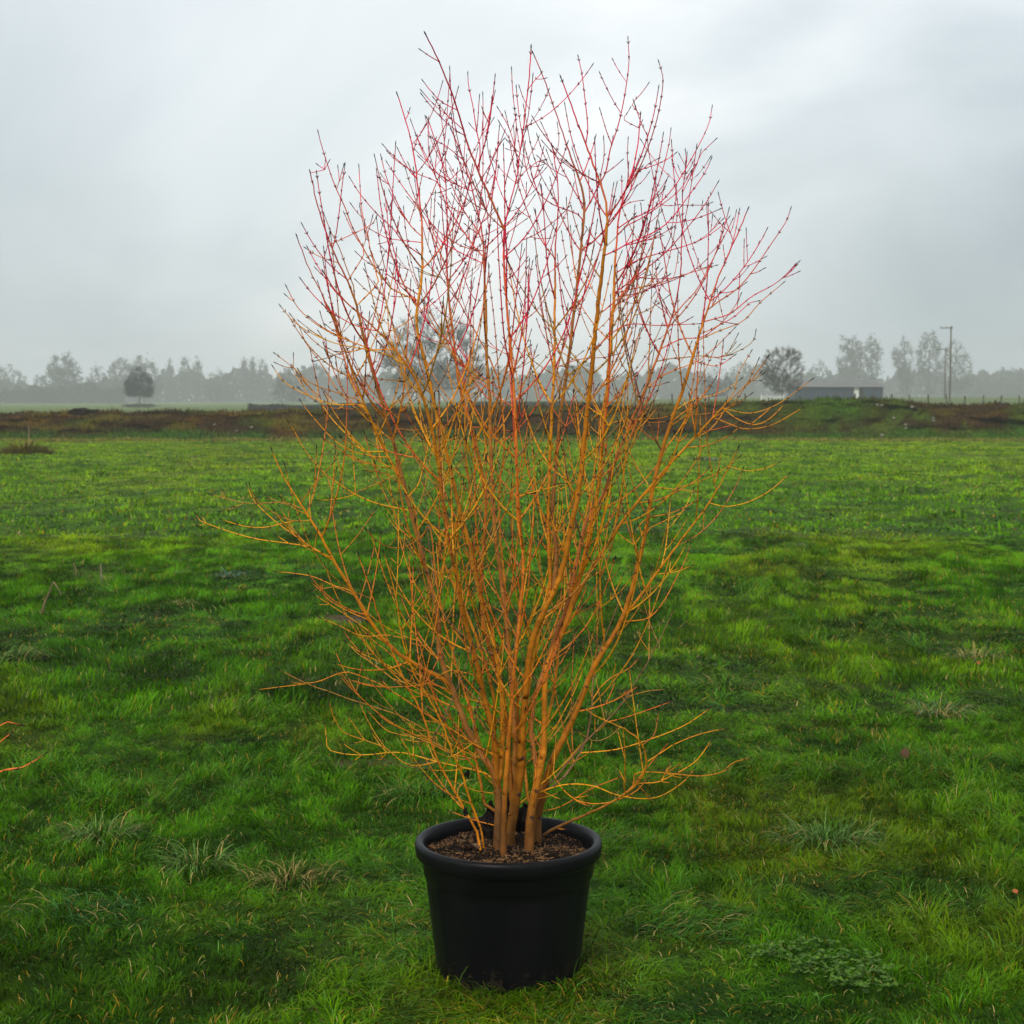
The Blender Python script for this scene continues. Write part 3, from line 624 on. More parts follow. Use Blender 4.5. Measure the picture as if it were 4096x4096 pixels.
for (u, v) in ((860, 915), (990, 910), (495, 925)):
    g_ = W(1600 + u * .5692, 2900 + v * .5692, 4.96) - PO; g_[2] = H - .035; C = g_ + rs.normal(size=(12, 3)) * [.007, .007, .003]; quads(mb, C, .005, np.array([.08, .2, .03]), rs)
mb.build('seedlings', M_leaf, soil)

CROPS = dict(A=(1100, 100, .5695), B=(2000, 100, .6211), C=(1000, 1100, .5694), D=(2000, 1100, .6729), E=(800, 1800, .5694),
             F=(1700, 2000, .673), G=(1600, 2900, .5692), H=(1200, 2500, .4141), I=(1500, 1000, .4141), P=(0, 0, 1), S=(0, 0, 2.1201))
def T(spec):
    out = []; k = CROPS['P']
    for tok in spec.split():
        if tok[0].isalpha(): k = CROPS[tok[0]]; tok = tok[1:]
        if not tok: continue
        x, y = tok.split(','); out.append((k[0] + float(x) * k[2], k[1] + float(y) * k[2]))
    return np.array(out)
PX = 5.28 / FPX                      # metres per photo pixel at the shrub
# main stems, root first: trace, root radius px, tip radius px, depth at root, depth at tip
STEMS = {
 'm1': ('G685,800 G692,600 P1998,3110 H1870,1400 H1750,1250 H1620,1050 H1570,900 H1500,680 H1450,560 H1390,430 H1330,280 H1300,200 H1350,80 E1700,1220 E1640,1030 E1600,880 E1550,700 E1500,500 E1440,280 C1070,1440 C1040,1300 C1000,1130 C970,1050 C930,920 C880,720 C835,600 C795,430 C750,200 A540,1840 A450,1690 A370,1500 A340,1400 A290,1250 A265,1150 A248,1040', 17, 1.9, -.05, -.05),
 'm6': ('G727,815 G735,500 G750,300 G770,0 F490,1500 F510,1300 F520,1100 F545,900 F560,700 F590,400 F575,200 C1870,1800 C1880,1500 C1870,1250 C1870,1000 C1850,800 C1840,600 C1820,400 A1620,1900 A1605,1600 A1600,1400 A1640,1280 A1700,1100 A1720,900 B150,650 B180,450 B190,300 B200,150', 11, 2.1, -.10, -.12),
 'm7': ('G765,800 G800,600 G840,350 G870,100 F555,1600 F570,1450 F590,1250 F600,1150 F610,1000 F620,900 F650,760 F690,700 F730,620 F765,540 F830,400 F850,250 F880,80 D464,1337 D480,1200 D500,1000 D515,850 D530,700 D545,550 D560,400 D575,250 D590,100 B680,1400 B690,1300 B710,1180 B660,1050 B600,900 B560,780 B500,640 B440,460 B395,345', 21, 2.0, -.02, -.15),
 'm8': ('G905,720 G950,450 G990,300 G1010,100 F700,1600 F705,1450 F710,1300 F710,1100 F710,970 F730,930 F780,870 F840,750 F870,650 F900,550 F930,400 F970,250 F1000,100 D570,1350 D600,1100 D620,850 D640,650 D660,350 D680,100 B740,1500 B760,1300 B775,1140 B840,980 B880,880 B890,760 B905,580', 17, 2.0, -.05, .10),
 'm9': ('G955,700 G1000,500 F720,1640 F750,1560 F790,1460 F860,1360 F890,1280 F930,1180 F970,1070 F1010,960 F1050,900 F1150,780 F1180,700 F1220,570 F1270,370 F1310,200 D880,1430 D910,1250 D940,1130 D990,950 D1040,800 D1090,680 D1130,550 D1160,430 D1200,300 D1250,160 B1340,1800 B1400,1650 B1430,1550 B1500,1420 B1560,1270 B1595,1190', 17, 2.0, .02, .05),
}
FORKS = {
 'm2': ('G690,480 G682,380 H1900,1250 H1860,980 H1800,780 H1760,620 H1720,430 H1680,260 H1600,0 F200,500 F150,300 C1400,1932 C1375,1750 C1350,1550 C1330,1350 C1300,1200 C1260,1000 C1200,790 C1110,630 C1030,530 C940,430 C850,340 C770,270 C680,210 C600,130 A343,1740', 13, 2.2, -0.33),
 'm3': ('G700,400 G712,300 F455,1480 F470,1250 F450,1100 F430,950 F410,830 F370,700 F330,580 F290,400 F250,200 C1500,1750 C1460,1600 C1420,1400 C1370,1200 C1310,970 C1280,860 C1240,640 C1180,430 C1145,270 C1200,150 A1035,1700 A1035,1400 A1010,1200 A990,1000 A975,870 A915,660 A880,550 A860,490', 12, 2.0, 0.15),
 'm4': ('G795,600 G775,420 F500,1500 F480,1250 F420,1000 F330,640 C1650,1800 C1660,1500 C1620,1350 C1560,1050 C1480,880 C1460,760 C1450,600 C1430,450 C1410,300 C1395,150 A1205,1756 A1210,1450 A1210,1300 A1205,1150 A1180,960 A1150,850 A1100,740 A1070,660', 10, 2.0, 0.35),
 'm5': ('G822,470 G800,330 F540,1450 F520,1150 F500,900 F470,600 F430,300 F400,120 C1720,1700 C1690,1300 C1690,1000 C1680,800 C1660,600 C1660,400 C1660,200 C1640,0 A1470,1756 A1465,1600 A1470,1500 A1430,1330 A1340,1000 A1300,860 A1240,740', 12, 2.2, 0.1),
 'm10': ('G968,470 G1000,330 F650,1560 F625,1400 F640,1200 F680,1060 F740,960 F760,820 F850,640 F880,480 F920,300 F960,60 D600,1380 D650,1200 D690,1080 D740,970 D800,830 D850,700 D900,580 D960,430 D1010,270 B1100,1900 B1150,1750 B1165,1550 B1170,1350 B1180,1200 B1175,1080', 11, 2.0, 0.3),   # secondary stems, root first, joined to what they leave
 'm11': ('F690,700 F735,620 F765,540 F740,450 F735,250 D285,1600 D290,1300 D300,1000 D310,800 D320,600 D325,300 D330,0 B355,1700 B355,1510 B360,1300 B385,1150 B375,1000 B360,900 B335,780', 9, 2.0, .10),
 'm12': ('F765,530 F770,420 F800,260 D300,1500 D310,1400 D330,1150 D345,1000 D360,800 D385,650 D410,500 D430,300 B490,1750 B510,1550 B525,1400 B540,1250 B560,1130 B520,1000 B480,930 B430,770 B370,600 B320,450 B260,270 B215,185', 10, 2.0, .22),
 'm13': ('F1185,700 F1270,580 F1380,430 F1520,240 F1620,110 D1240,1370 D1320,1230 D1370,1130 D1400,1060 D1415,1030', 6.5, 2.0, -.1),
 'm14': ('F870,640 F960,450 F1040,330 F1100,250 D700,1500 D770,1400 D880,1280 D1000,1130 D1100,1030 D1190,930 D1280,830 D1340,760 D1440,680 D1530,600 D1590,490', 8.5, 2.0, -.15),
 'm15': ('H1450,560 H1390,540 H1280,460 H1180,420 H1060,370 H930,270 H820,170 H730,60 E1250,1290 E1150,1120 E1080,1000 E1000,880 E930,770 E880,650 E820,550 E780,490 E740,430 E710,400 E640,260 E590,220 E555,150 E505,0', 10, 1.7, -.15),
 'm16': ('C1070,1440 C990,1330 C930,1200 C880,1080 C820,950 C760,810 C730,700 C690,620 C650,470 C600,350 C540,200 C500,110 C430,0 A240,1720 A195,1620 A155,1490', 6, 1.8, -.25),
 'm17': ('A1600,1420 A1560,1300 A1480,1150 A1430,1050 A1380,900 A1330,800 A1300,650 A1250,480 A1200,380 A1140,220 A1060,70', 4.2, 2.2, -.22),
 'm18': ('G590,780 G480,500 G440,350 G390,200 H1560,1470 H1500,1300 H1440,1130 H1390,980 H1330,860 H1280,720 H1180,620 H1090,480 E1400,1250 E1380,1000 E1330,850 E1290,720', 4.6, 1.8, -.35),
 'm19': ('G565,790 H1660,1932 H1580,1760 H1480,1580 H1370,1400 H1300,1280 H1250,1080 H1210,920 H1180,780 H1050,660 H990,520 H940,350 E1280,1260 E1230,1080 E1160,860 E1115,740', 4.8, 1.7, -.30),
 'm20': ('G600,600 G570,400 G500,150 F330,1500 F270,1250 F190,1000 F120,750 F60,450 F30,100 C1190,1932 C1180,1700 C1120,1500', 6, 2.2, .25),
 'm21': ('G1010,765 G1230,660 G1460,565 F1240,1720 F1330,1640 F1335,1560 F1310,1440 F1240,1370 F1100,1330 F980,1280 F940,1240', 6, 2, -.35),
 'm22': ('G1000,480 G1180,370 G1280,150 F940,1500 F1000,1260 F990,1080 F1010,950 F1120,700 F1180,520', 5, 2, .25),
 'm23': ('G1040,440 G1130,330 G1250,170 F1000,1380 F1110,1290 F1200,1190 F1230,1110 F1300,1000 F1380,870 F1430,750 F1480,650', 4.4, 1.7, .3),
 'm24': ('G905,560 G885,330 F590,1640 F590,1300 F640,1000 F700,700 F860,560 F900,300 D640,1300 D690,1050 D720,850 D760,600 D800,440 D830,330', 7, 2, .5),
 'm25': ('G700,470 G640,250 F420,1200 F300,800 F190,540 F130,420 F60,180 C1560,1700 C1530,1400 C1500,1150 C1520,950 C1480,700 C1420,560 C1380,420 I560,700 I500,520 I490,300', 8, 2, .4),
 'm26': ('G790,560 F520,1560 F560,1200 F480,800 F480,520 F440,200 C1760,1800 C1740,1500 C1800,1200 C1760,900 C1740,700 I600,100 I640,0 A1260,1300', 7, 2, .55),
 'm27': ('G970,560 F700,1400 F770,1150 F800,800 F880,560 F930,200 D560,1200 D590,900 D640,640 D690,420 B800,1540 B850,1400', 7, 2, .45),
}
SHOOTS = """
P2861,1665 2942,1706 2996,1716 3090,1699 3204,1635
P2895,1632 2976,1652 3043,1645 3130,1605 3245,1520
D1310,800 1440,870 1530,890 1620,840 1690,765
D1090,1030 1240,1010 1350,960 1440,890
D1240,1370 1370,1375 1500,1340 1620,1270 1715,1185
D1370,1150 1450,1165 1560,1155 1655,1115
D1185,930 1290,915 1420,880
B1330,1825 1500,1720 1600,1620 1740,1420 1840,1270 1870,1190
B1325,1905 1480,1860 1620,1750 1750,1680 1830,1620 1920,1530
D1190,375 1310,330 1450,270 1540,170 1680,50
D1190,360 1310,290 1400,180 1430,120
D1130,520 1190,520 1260,540 1310,535 1390,480
D960,440 1080,380 1200,370 1300,300 1390,250 1480,170 1530,155
D920,530 1000,500 1100,490 1200,480 1300,490 1400,460 1500,400 1520,340
D860,690 950,610 1050,560 1160,520 1280,430 1390,320
D1040,800 1150,740 1250,720 1350,680 1430,620
D990,850 1100,810 1190,730 1260,645
D820,1360 960,1330 1080,1270 1180,1210 1240,1150
D800,1540 900,1500 1020,1440 1110,1395
D770,1560 870,1450 1000,1420 1100,1380 1185,1330
D900,1270 1000,1270 1100,1280 1180,1288
D930,1210 960,1180 1020,1160
D1310,770 1350,740 1400,680 1410,600 1490,460
D1440,680 1500,630 1560,590
C1000,1290 880,1275 760,1250 660,1210 560,1130 480,1040 410,960 360,890
C1120,1650 950,1620 850,1590 740,1540 600,1450 510,1380 430,1290 360,1190 320,1110 275,1040
C1000,1370 950,1360 830,1320 720,1280 620,1220 520,1150
C880,1010 800,945 650,940 530,920 440,870 350,800
C860,930 800,910 600,910 520,890 420,850 330,810 230,740 165,650
C860,900 740,870 620,830 500,790 400,740 290,640 180,555
C1090,640 980,570 900,540 750,510 640,490 520,450 400,390 300,320 220,225
C960,560 800,500 640,440 520,380 420,310 330,220 260,90
C1000,1170 850,1040 760,950 680,880 600,790 530,670 470,580 420,520 380,450 350,370
C820,950 720,900 650,800 590,680 550,560 520,460 487,405
C960,1230 800,1240 740,1180 640,1080 560,990 480,870 440,820 370,720 300,640
C900,600 850,530 700,460 600,400 540,355
C950,1030 870,930 820,830 760,690 700,560 640,420 620,330 545,240 510,150 480,60
C720,560 650,560 560,520
C1030,1500 960,1400 890,1380 810,1375
C760,1500 700,1560 640,1400 600,1200
E720,400 600,370 500,370 350,375 230,355 70,310
E710,350 780,270 850,190 940,85
E790,500 650,495 550,460 440,390 370,310 350,250
E780,485 740,490 600,510 480,540 390,545 290,530 155,490
E900,780 860,740 800,690 650,660 500,640 400,625 280,595 140,550 0,495 P784,2057
E930,790 840,720 730,650 650,590 540,510 430,410 370,340 330,250
E775,480 770,400 770,290
E1150,1120 1060,990 960,960 870,920 780,885 650,865 540,855
E1080,1010 960,965 790,985
E1250,1290 1190,1200 1100,1160 1000,1110 900,1050 850,990 780,930
E1330,1380 1100,1210 950,1110 810,1020
E1400,1340 1320,1300 1200,1310 1100,1295 990,1240 850,1180
E1450,1650 1400,1640 1230,1510 1120,1440 1030,1350
H1880,1260 1700,1160 1560,1070 1370,950 1200,850 1060,750 920,660 770,570 600,500 430,455 180,545 0,575 E600,1660 400,1685
H1750,1250 1560,1300 1400,1200 1270,1080 1190,1000 1080,940 950,870 800,820 620,760 460,710 290,645 150,600 0,535 E560,1545
H1900,1520 1830,1450 1680,1400 1500,1360 1320,1320 1180,1280 1030,1240 880,1230 700,1250 560,1255 400,1240 270,1195 255,1080 240,960
H1320,1320 1200,1350 1090,1360 1000,1330 900,1250 820,1185 620,1110 425,1040 365,960 320,880 285,735
H1620,1300 1430,1230 1280,1150 1120,1090 980,1060 860,1030 750,940 655,825
H1400,640 1230,560 1100,590 950,597 780,600 620,575 465,525
H1500,680 1180,500 1000,400 830,240 730,170 560,0
H1500,760 1230,560 1100,420 960,290 800,130 680,0
H1530,820 1180,640 1010,530 930,430 760,350 590,270 450,170
H1520,830 1400,760 1100,640 950,560 830,470 700,380 600,280 520,190 410,50
H1890,1635 1700,1600 1560,1545 1440,1490
G680,715 500,660 350,605
H1270,1195 1350,1100 1000,1050 960,1015
H1680,1250 1450,1090 1340,1050 1180,1020 1060,1000
H1450,1660 1560,1545 1640,1470
F500,1830 700,1730 850,1690 1000,1700 1130,1750 1280,1775 1400,1760 1530,1680 1600,1600
F690,1870 850,1800 980,1720 1180,1640
F740,1600 830,1730 930,1795 1080,1800 1240,1740 1320,1660
F1260,1710 1250,1625 1400,1620 1500,1630 1650,1640 1783,1610 S1380,1440 1415,1430
F1335,1560 1450,1470 1580,1410 1700,1375 1783,1360
F1290,1690 1400,1670 1600,1560 1700,1430
F960,1500 1150,1480 1400,1400 1560,1330 1690,1240
F1060,1330 1230,1280 1460,1200
F1200,1180 1300,1140 1430,1125
F1300,1470 1360,1400 1390,1260
F970,1190 1100,1060 1200,1010 1275,940
F1200,720 1330,700 1420,600 1500,450 1550,350 1578,260
F1390,430 1480,430 1585,390
F1280,1700 1340,1790
F1160,1790 1320,1590 1450,1440
B560,780 565,650 550,500 530,330 505,210
B560,1200 620,1060 680,950 710,800 760,650 800,470 830,250 825,95
B720,1230 780,1110 870,970 930,850 990,680 1030,520 1050,350 1025,245
B740,1750 850,1500 930,1270 990,1100 1040,960 1085,780 1100,680
B740,1310 850,1250 1000,1170 1130,1030 1250,830 1340,650 1365,535
B1250,830 1330,790 1385,740
B690,1500 800,1420 1000,1330 1100,1250 1230,1080 1320,950 1357,870
B740,1730 900,1600 1050,1480 1170,1350 1310,1170 1400,1020
B740,1600 900,1510 1170,1430 1300,1380 1420,1300 1470,1245
B1100,1900 1180,1800 1270,1700 1360,1530 1440,1370 1495,1260
B740,1330 820,1290 950,1220 1150,1070 1225,950
B740,1720 1000,1670 1180,1610 1385,1550
B740,1800 930,1710 1100,1650 1250,1580 1325,1515
B800,1060 830,1000 820,870 825,740
B620,1080 640,1000 670,850 668,735
B540,1180 430,980 370,860 310,730 270,640
B40,1200 30,1050 60,920 90,820 105,650 95,550
B600,1290 480,1210 330,1150 230,1060 170,930 150,790
B1080,1880 1030,1770 970,1600
B1310,1170 1360,1145
B760,650 800,600 835,540
B775,585 850,510 910,440 950,385
B180,400 240,340 265,310
B870,980 950,900 1010,865
B910,960 1000,900 1070,870 1125,830
B1180,1000 1200,890 1195,815
B1130,1030 1200,960 1250,870
B350,880 365,820 380,740 370,640
B60,1000 150,950 240,880 280,870
B750,1180 850,1140 910,1130
B930,1800 885,1830 885,1600 880,1470
B720,1850 830,1640 860,1300 868,1180
A900,1920 800,1830 690,1690 600,1530 530,1390 500,1300 430,1150 385,1030 325,840 305,760
A720,1932 710,1730 670,1590 650,1460 610,1310 600,1180 590,1000
A970,1600 900,1530 830,1430 720,1330 600,1190 530,1080
A900,1932 870,1800 850,1640 800,1450 785,1300 770,1180
A1200,1700 1100,1470 1010,1290 930,1180 840,1050 790,970
A1200,1160 1140,1100 990,1040 850,950 795,895
A1270,620 1190,560 1100,470 1045,400
A1280,720 1200,620 1120,520
A1200,1140 1200,1000 1190,830 1180,740 1160,590
A1450,1640 1400,1560 1290,1400 1200,1250 1130,1070 1050,920 990,770
A1600,1430 1500,1330 1430,1200 1350,1000 1290,880
A1470,1530 1430,1450 1330,1310 1240,1120 1170,950 1110,800
A1430,1050 1440,860 1415,740 1390,570 1360,430 1355,350
A800,1850 770,1700 740,1560 715,1370
A700,1700 610,1560 540,1440 490,1330
A1030,1330 960,1150 920,1020
A1720,1000 1650,740 1570,590
A1720,1050 1680,870 1580,690
A1470,1130 1540,900 1600,810
A600,1932 550,1830 500,1700 450,1560 400,1470 345,1330
A415,1665 300,1620 220,1570
A385,1030 340,1010 305,985
A1440,1680 1380,1640 1270,1580 1180,1530 1100,1400
A1440,1600 1330,1560 1220,1500 1130,1430 1040,1310
A640,1450 710,1350
A930,1500 800,1500 670,1435
A1320,940 1200,850 1095,790
A920,670 945,595
A960,870 1000,800 1050,710
A1600,1500 1660,1440 1756,1370
C1290,960 1200,820 1120,740 1060,600 980,420 960,200 880,60
C1120,1560 1180,1480 1250,1200 1280,1000 1270,900
C1080,1350 1150,1130 1230,1110 1330,1060
C1500,1380 1620,1500 1800,1530 1932,1540
C1440,1200 1350,1060 1180,1090 1060,1080 1000,1060
C1560,1080 1700,1080 1850,1100
C1100,1840 1180,1650 1230,1480 1280,1200 1285,1000
E1900,1580 1750,1550 1600,1640 1450,1660 1300,1665 1150,1640 1040,1610
D600,900 700,870 790,860 870,855 960,850 1080,810
D480,900 640,780 740,640 800,590
D300,560 480,500 620,490 700,470
D560,440 740,300 940,300 1180,290
D300,1300 450,1230 480,1190
D130,1300 280,1270 390,1240
I1120,1500 1300,1420 1480,1230 1600,1100 1700,980
I1330,1200 1400,900 1480,550 1490,300 1520,130
I1080,1450 950,1250 820,1050 700,870 560,760 420,540 300,400
I560,1440 430,1080 380,760 250,420 150,200
I800,1000 700,870 550,750 380,520
"""
STM, SHT = {}, []
ALL = []        # (px array, Y array, points3d, key)
def radii_fork(n, r0, r1): t = np.linspace(0, 1, n); return np.interp(t, [0, .12, .4, .72, .84, 1], [r0, .84 * r0, .62 * r0, max(r1, .44 * r0), max(r1, .25 * r0), r1])
def radii_stem(n, r0, r1): t = np.linspace(0, 1, n); return np.interp(t, [0, .08, .18, .42, .74, .84, 1], [r0, .86 * r0, .70 * r0, .50 * r0, max(r1, .37 * r0), max(r1, .20 * r0), r1])
def radii(n, r0, r1, pw=1.0): return (r1 + (r0 - r1) * (1 - np.linspace(0, 1, n)) ** pw)
def make(px, Yb, Yt, n=None, wob=0):
    Ld = np.concatenate([[0], np.cumsum(np.hypot(*np.diff(px, axis=0).T))]); t = Ld / Ld[-1]
    Ys = Yb + (Yt - Yb) * t ** 1.25
    P3 = np.array([W(u, v, y) for (u, v), y in zip(px, Ys)])
    n = n or max(6, int(Ld[-1] / 26))
    return smooth_path(P3, n), Ld[-1]
def settle(P, it=14):
    P = P.copy()
    for _ in range(it): P[1:-1] = P[1:-1] * .5 + (P[:-2] + P[2:]) * .25
    return P
def nearest(u, v, dmax=90):
    best = None
    for P, rad, key in ALL:
        a, b = to_px(P); d = np.hypot(a - u, b - v) + np.maximum(v - b, 0) * .2; k = int(np.argmin(d))
        if d[k] < dmax and (best is None or d[k] - rad[k] / PX < best[0]): best = (d[k] - rad[k] / PX, P[k], key, k, rad[k])
    return best
for key, (spec, r0, r1, yb, yt) in STEMS.items():
    px = T(spec); P, Ln = make(px, 5.19 + yb, 5.19 + yt * 1.5); P = settle(P); P[0, 2] = min(P[0, 2], .33)
    rad = radii_stem(len(P), r0, r1) * PX; ALL.append((P, rad, key)); STM[key] = (P, rad)
for key, (spec, r0, r1, dy) in FORKS.items():
    px = T(spec); b = nearest(*px[0], 70)
    fromsoil = key in ('m18', 'm19', 'm21')
    Yb = 5.19 + {'m18': -.02, 'm19': -.06, 'm21': .04}[key] if fromsoil or b is None else b[1][1]
    Yt = Yb + dy if key not in ('m15', 'm16') else Yb + dy
    P, Ln = make(px, Yb, Yt)
    P = settle(P)
    if fromsoil: P[0, 2] -= .04 if key != 'm21' else .005
    elif b is not None: P = np.vstack([b[1][None], P[1:]])
    rad = (radii_fork(len(P), r0, r1) if key not in ('m18', 'm19', 'm21', 'm23', 'm22', 'm17') else radii(len(P), r0, r1)) * PX; ALL.append((P, rad, key)); STM[key] = (P, rad)
for li, line in enumerate(SHOOTS.strip().split('\n')):
    px = T(line); b = nearest(*px[0], 110); rg = np.random.default_rng(500 + li)
    if b is None: b = nearest(*px[0], 300)
    Yb = b[1][1]; L_ = np.sum(np.hypot(*np.diff(px, axis=0).T)) * PX
    Yt = Yb + rg.normal(0, .16) * L_ + .03
    P, Ln = make(px, Yb, Yt, n=max(6, int(L_ / .022)))
    P = smooth_path(np.vstack([b[1][None], P[min(2, len(P) - 2):]]), len(P) + 1)
    r1_ = 1.5; r0_ = min(b[4] / PX * .8, 1.7 + L_ * 2.4)
    SHT.append((P, radii(len(P), r0_, r1_, .9) * PX, b[2]))
for s in SHT: ALL.append(s)

OCH = np.array([.42, .145, .006]); YEL = np.array([.80, .38, .008]); ORG = np.array([.72, .20, .010]); RED = np.array([.80, .016, .070]); DRK = np.array([.020, .010, .012]); GRY = np.array([.16, .11, .07])
def bark_col(P, rad, hue, rg, red0=1.72):
    z = P[:, 2]; thick = sstep(.0028, .0065, rad); t = np.linspace(0, 1, len(P))
    young = YEL * (1 - hue) + ORG * hue
    c = lerp(np.tile(young, (len(P), 1)), OCH, thick * .85)
    rd = np.clip(sstep(red0, red0 + .75, z + (hue - .5) * .5) * (1 - .93 * sstep(.0019, .0042, rad)) + .25 * t * (hue > .6), 0, 1)
    c = lerp(c, RED, rd) * (1 + (hue * 37.7 % 1 - .5) * .45)
    if hue * 91.3 % 1 < .12: c = lerp(c, GRY, np.full(len(c), .35))
    return c
def woody(mb, P, rad, hue, rg, sides=5, node=.055, buds=True, grey=False, spur=.35):
    """a stem with dark ringed nodes, paired buds and short spurs"""
    L_ = np.concatenate([[0], np.cumsum(np.linalg.norm(np.diff(P, axis=0), axis=1))]); tot = L_[-1]
    ns = []; s = node * rg.uniform(.4, 1)
    while s < tot - .01: ns.append(s); s += node * rg.uniform(.75, 1.3)
    ex = np.array(ns) if ns else np.zeros(0)
    s_all = np.unique(np.concatenate([L_, ex - .0035, ex, ex + .0035])); s_all = s_all[(s_all >= 0) & (s_all <= tot)]
    Q = np.stack([np.interp(s_all, L_, P[:, k]) for k in range(3)], -1); r = np.interp(s_all, L_, rad)
    c = bark_col(Q, r, hue, rg)
    if rad[0] > .004: base_dark = (1 - sstep(.41, .74, Q[:, 2])) * .82; c = lerp(c, np.array([.07, .035, .014]), base_dark); r = r * (1 + .45 * (1 - sstep(.33, .47, Q[:, 2])))  # thicker stems turn darker brown and widen towards the base
    if grey: c = lerp(c, GRY, np.full(len(c), .8))
    if len(ex):
        dn = np.min(np.abs(s_all[:, None] - ex[None]), 1); isn = dn < .001; big = r > .0045
        r = np.where(isn, r + np.where(big, .0006, .0009), r); c = np.where((isn & ~big)[:, None], c * .22, np.where((isn & big)[:, None], c * (.72 - .3 * (r < .008))[:, None], c))
    # dark terminal bud
    if buds:
        e = s_all > tot - .008; c = np.where(e[:, None], DRK, c)
    tube(mb, Q, r, sides, c)
    Tn = unit(np.gradient(Q, axis=0))
    if buds:
        d = Tn[-1]; frusta(mb, [Q[-1], Q[-1] + d * .006], [Q[-1] + d * .006, Q[-1] + d * .014], [r[-1], r[-1] * 1.5], [r[-1] * 1.5, .0003], 5, DRK)
    return ex, L_
def at(P, L_, s): return np.array([np.interp(s, L_, P[:, k]) for k in range(3)])
HULL = np.array([(1190, 960), (1250, 700), (1300, 560), (1420, 680), (1560, 560), (1600, 400), (1700, 360), (1720, 180), (1860, 330), (2100, 240), (2180, 320), (2330, 240), (2500, 190), (2650, 330), (2830, 480), (2860, 760), (2980, 860), (3130, 880), (3180, 1060), (3020, 1260), (3060, 1480), (3140, 1600), (3000, 1730), (2950, 1850), (3040, 1950), (2850, 2100), (2760, 2300), (2650, 2500), (2560, 2750), (2700, 2900), (2850, 2950), (2750, 3120), (2400, 3180), (2200, 3270), (1900, 3270), (1700, 3150), (1500, 3050), (1400, 2920), (1330, 2700), (1280, 2420), (1200, 2200), (1080, 2050), (1130, 1860), (1280, 1760), (1180, 1500), (1150, 1250)], float)
def inside(u, v):
    x, y = HULL[:, 0], HULL[:, 1]; x2, y2 = np.roll(x, -1), np.roll(y, -1)
    c = ((y > v) != (y2 > v)) & (u < (x2 - x) * (v - y) / (y2 - y + 1e-9) + x); return bool(c.sum() % 2)
fine_mb = MB(); frg = np.random.default_rng(91)
def spur(mb, p, tdir, L_, r, hue, rg, sgn):
    ref = unit(np.cross(tdir, rg.normal(size=3))); d = unit(tdir * .75 + ref * .75 * sgn); pts = [p]
    k = max(3, int(L_ / .02)) 
    for i in range(k):
        d = unit(d + np.array([0, 0, .10]) + tdir * .05 + rg.normal(0, .05, 3)); pts.append(pts[-1] + d * L_ / k)
    woody(mb, np.array(pts), radii(k + 1, r, max(.0011, r * .75)), hue, rg, 4, node=.045)
    return np.array(pts)
def nodes_deco(mb, P, rad, ex, L_, hue, rg, p_spur, p_bud=.9):
    for s in ex:
        q = at(P, L_, s); r = float(np.interp(s, L_, rad)); td = unit(at(P, L_, min(s + .01, L_[-1])) - at(P, L_, max(s - .01, 0)))
        ref = unit(np.cross(td, rg.normal(size=3)))
        u_ = rg.random(); rem = L_[-1] - s
        for sg in (-1, 1):
            if u_ < p_spur and rg.random() < .8 and rem > .03:
                spur(mb, q, td, min(rem * .6, rg.uniform(.015, .11)) + .008, min(r * .8, .0016), hue, rg, sg)
            elif rg.random() < p_bud and r < .005:
                d = unit(td * 1.0 + ref * .75 * sg); a = q + ref * sg * r * .7
                frusta(mb, [a, a + d * .004], [a + d * .004, a + d * .009], [.0008, .0014], [.0014, .0002], 4, DRK)
EXTRA = []
def side_shoots(P, rad, rg, dens, lmax, smin=.12):
    L_ = np.concatenate([[0], np.cumsum(np.linalg.norm(np.diff(P, axis=0), axis=1))]); s = smin * rg.uniform(.8, 1.4); az = rg.random() * 6.28; res = []
    while s < L_[-1] - .10:
        q = at(P, L_, s); r = float(np.interp(s, L_, rad)); td = unit(at(P, L_, min(s + .02, L_[-1])) - at(P, L_, max(s - .02, 0)))
        az += 1.57 + rg.normal(0, .3); ax = np.array([math.cos(az), math.sin(az), 0]); ax = unit(ax - td * np.dot(ax, td))
        for sg in (-1, 1):
            if rg.random() > dens * np.interp(q[2], [1.1, 1.5, 2.3, 2.7], [1, 1.35, 1.35, .9]): continue
            hz = q[2]; Lm = lmax * rg.uniform(.35, 1.0) * np.interp(hz, [.4, .9, 1.8, 2.6], [.85, 1, 1, .75])
            d = unit(td * rg.uniform(.35, .8) + ax * sg * rg.uniform(.7, 1.0) + [0, 0, .1]); pts = [q]; k = max(4, int(Lm / .03))
            for i in range(k):
                up = .11 if hz > .9 else .07
                d = unit(d + np.array([0, 0, up]) + rg.normal(0, .018, 3)); nx_ = pts[-1] + d * Lm / k
                u, v = to_px(nx_)
                if not inside(u, v) or nx_[2] < .5 or nx_[1] < 4.35: break
                pts.append(nx_)
            if len(pts) < 4: continue
            r0_ = min(r * .7, .0016 + .0028 * Lm); pts = np.array(pts); rr_ = radii(len(pts), r0_, .0012); res.append((pts, rr_))
        s += rg.uniform(.07, .13)
    return res
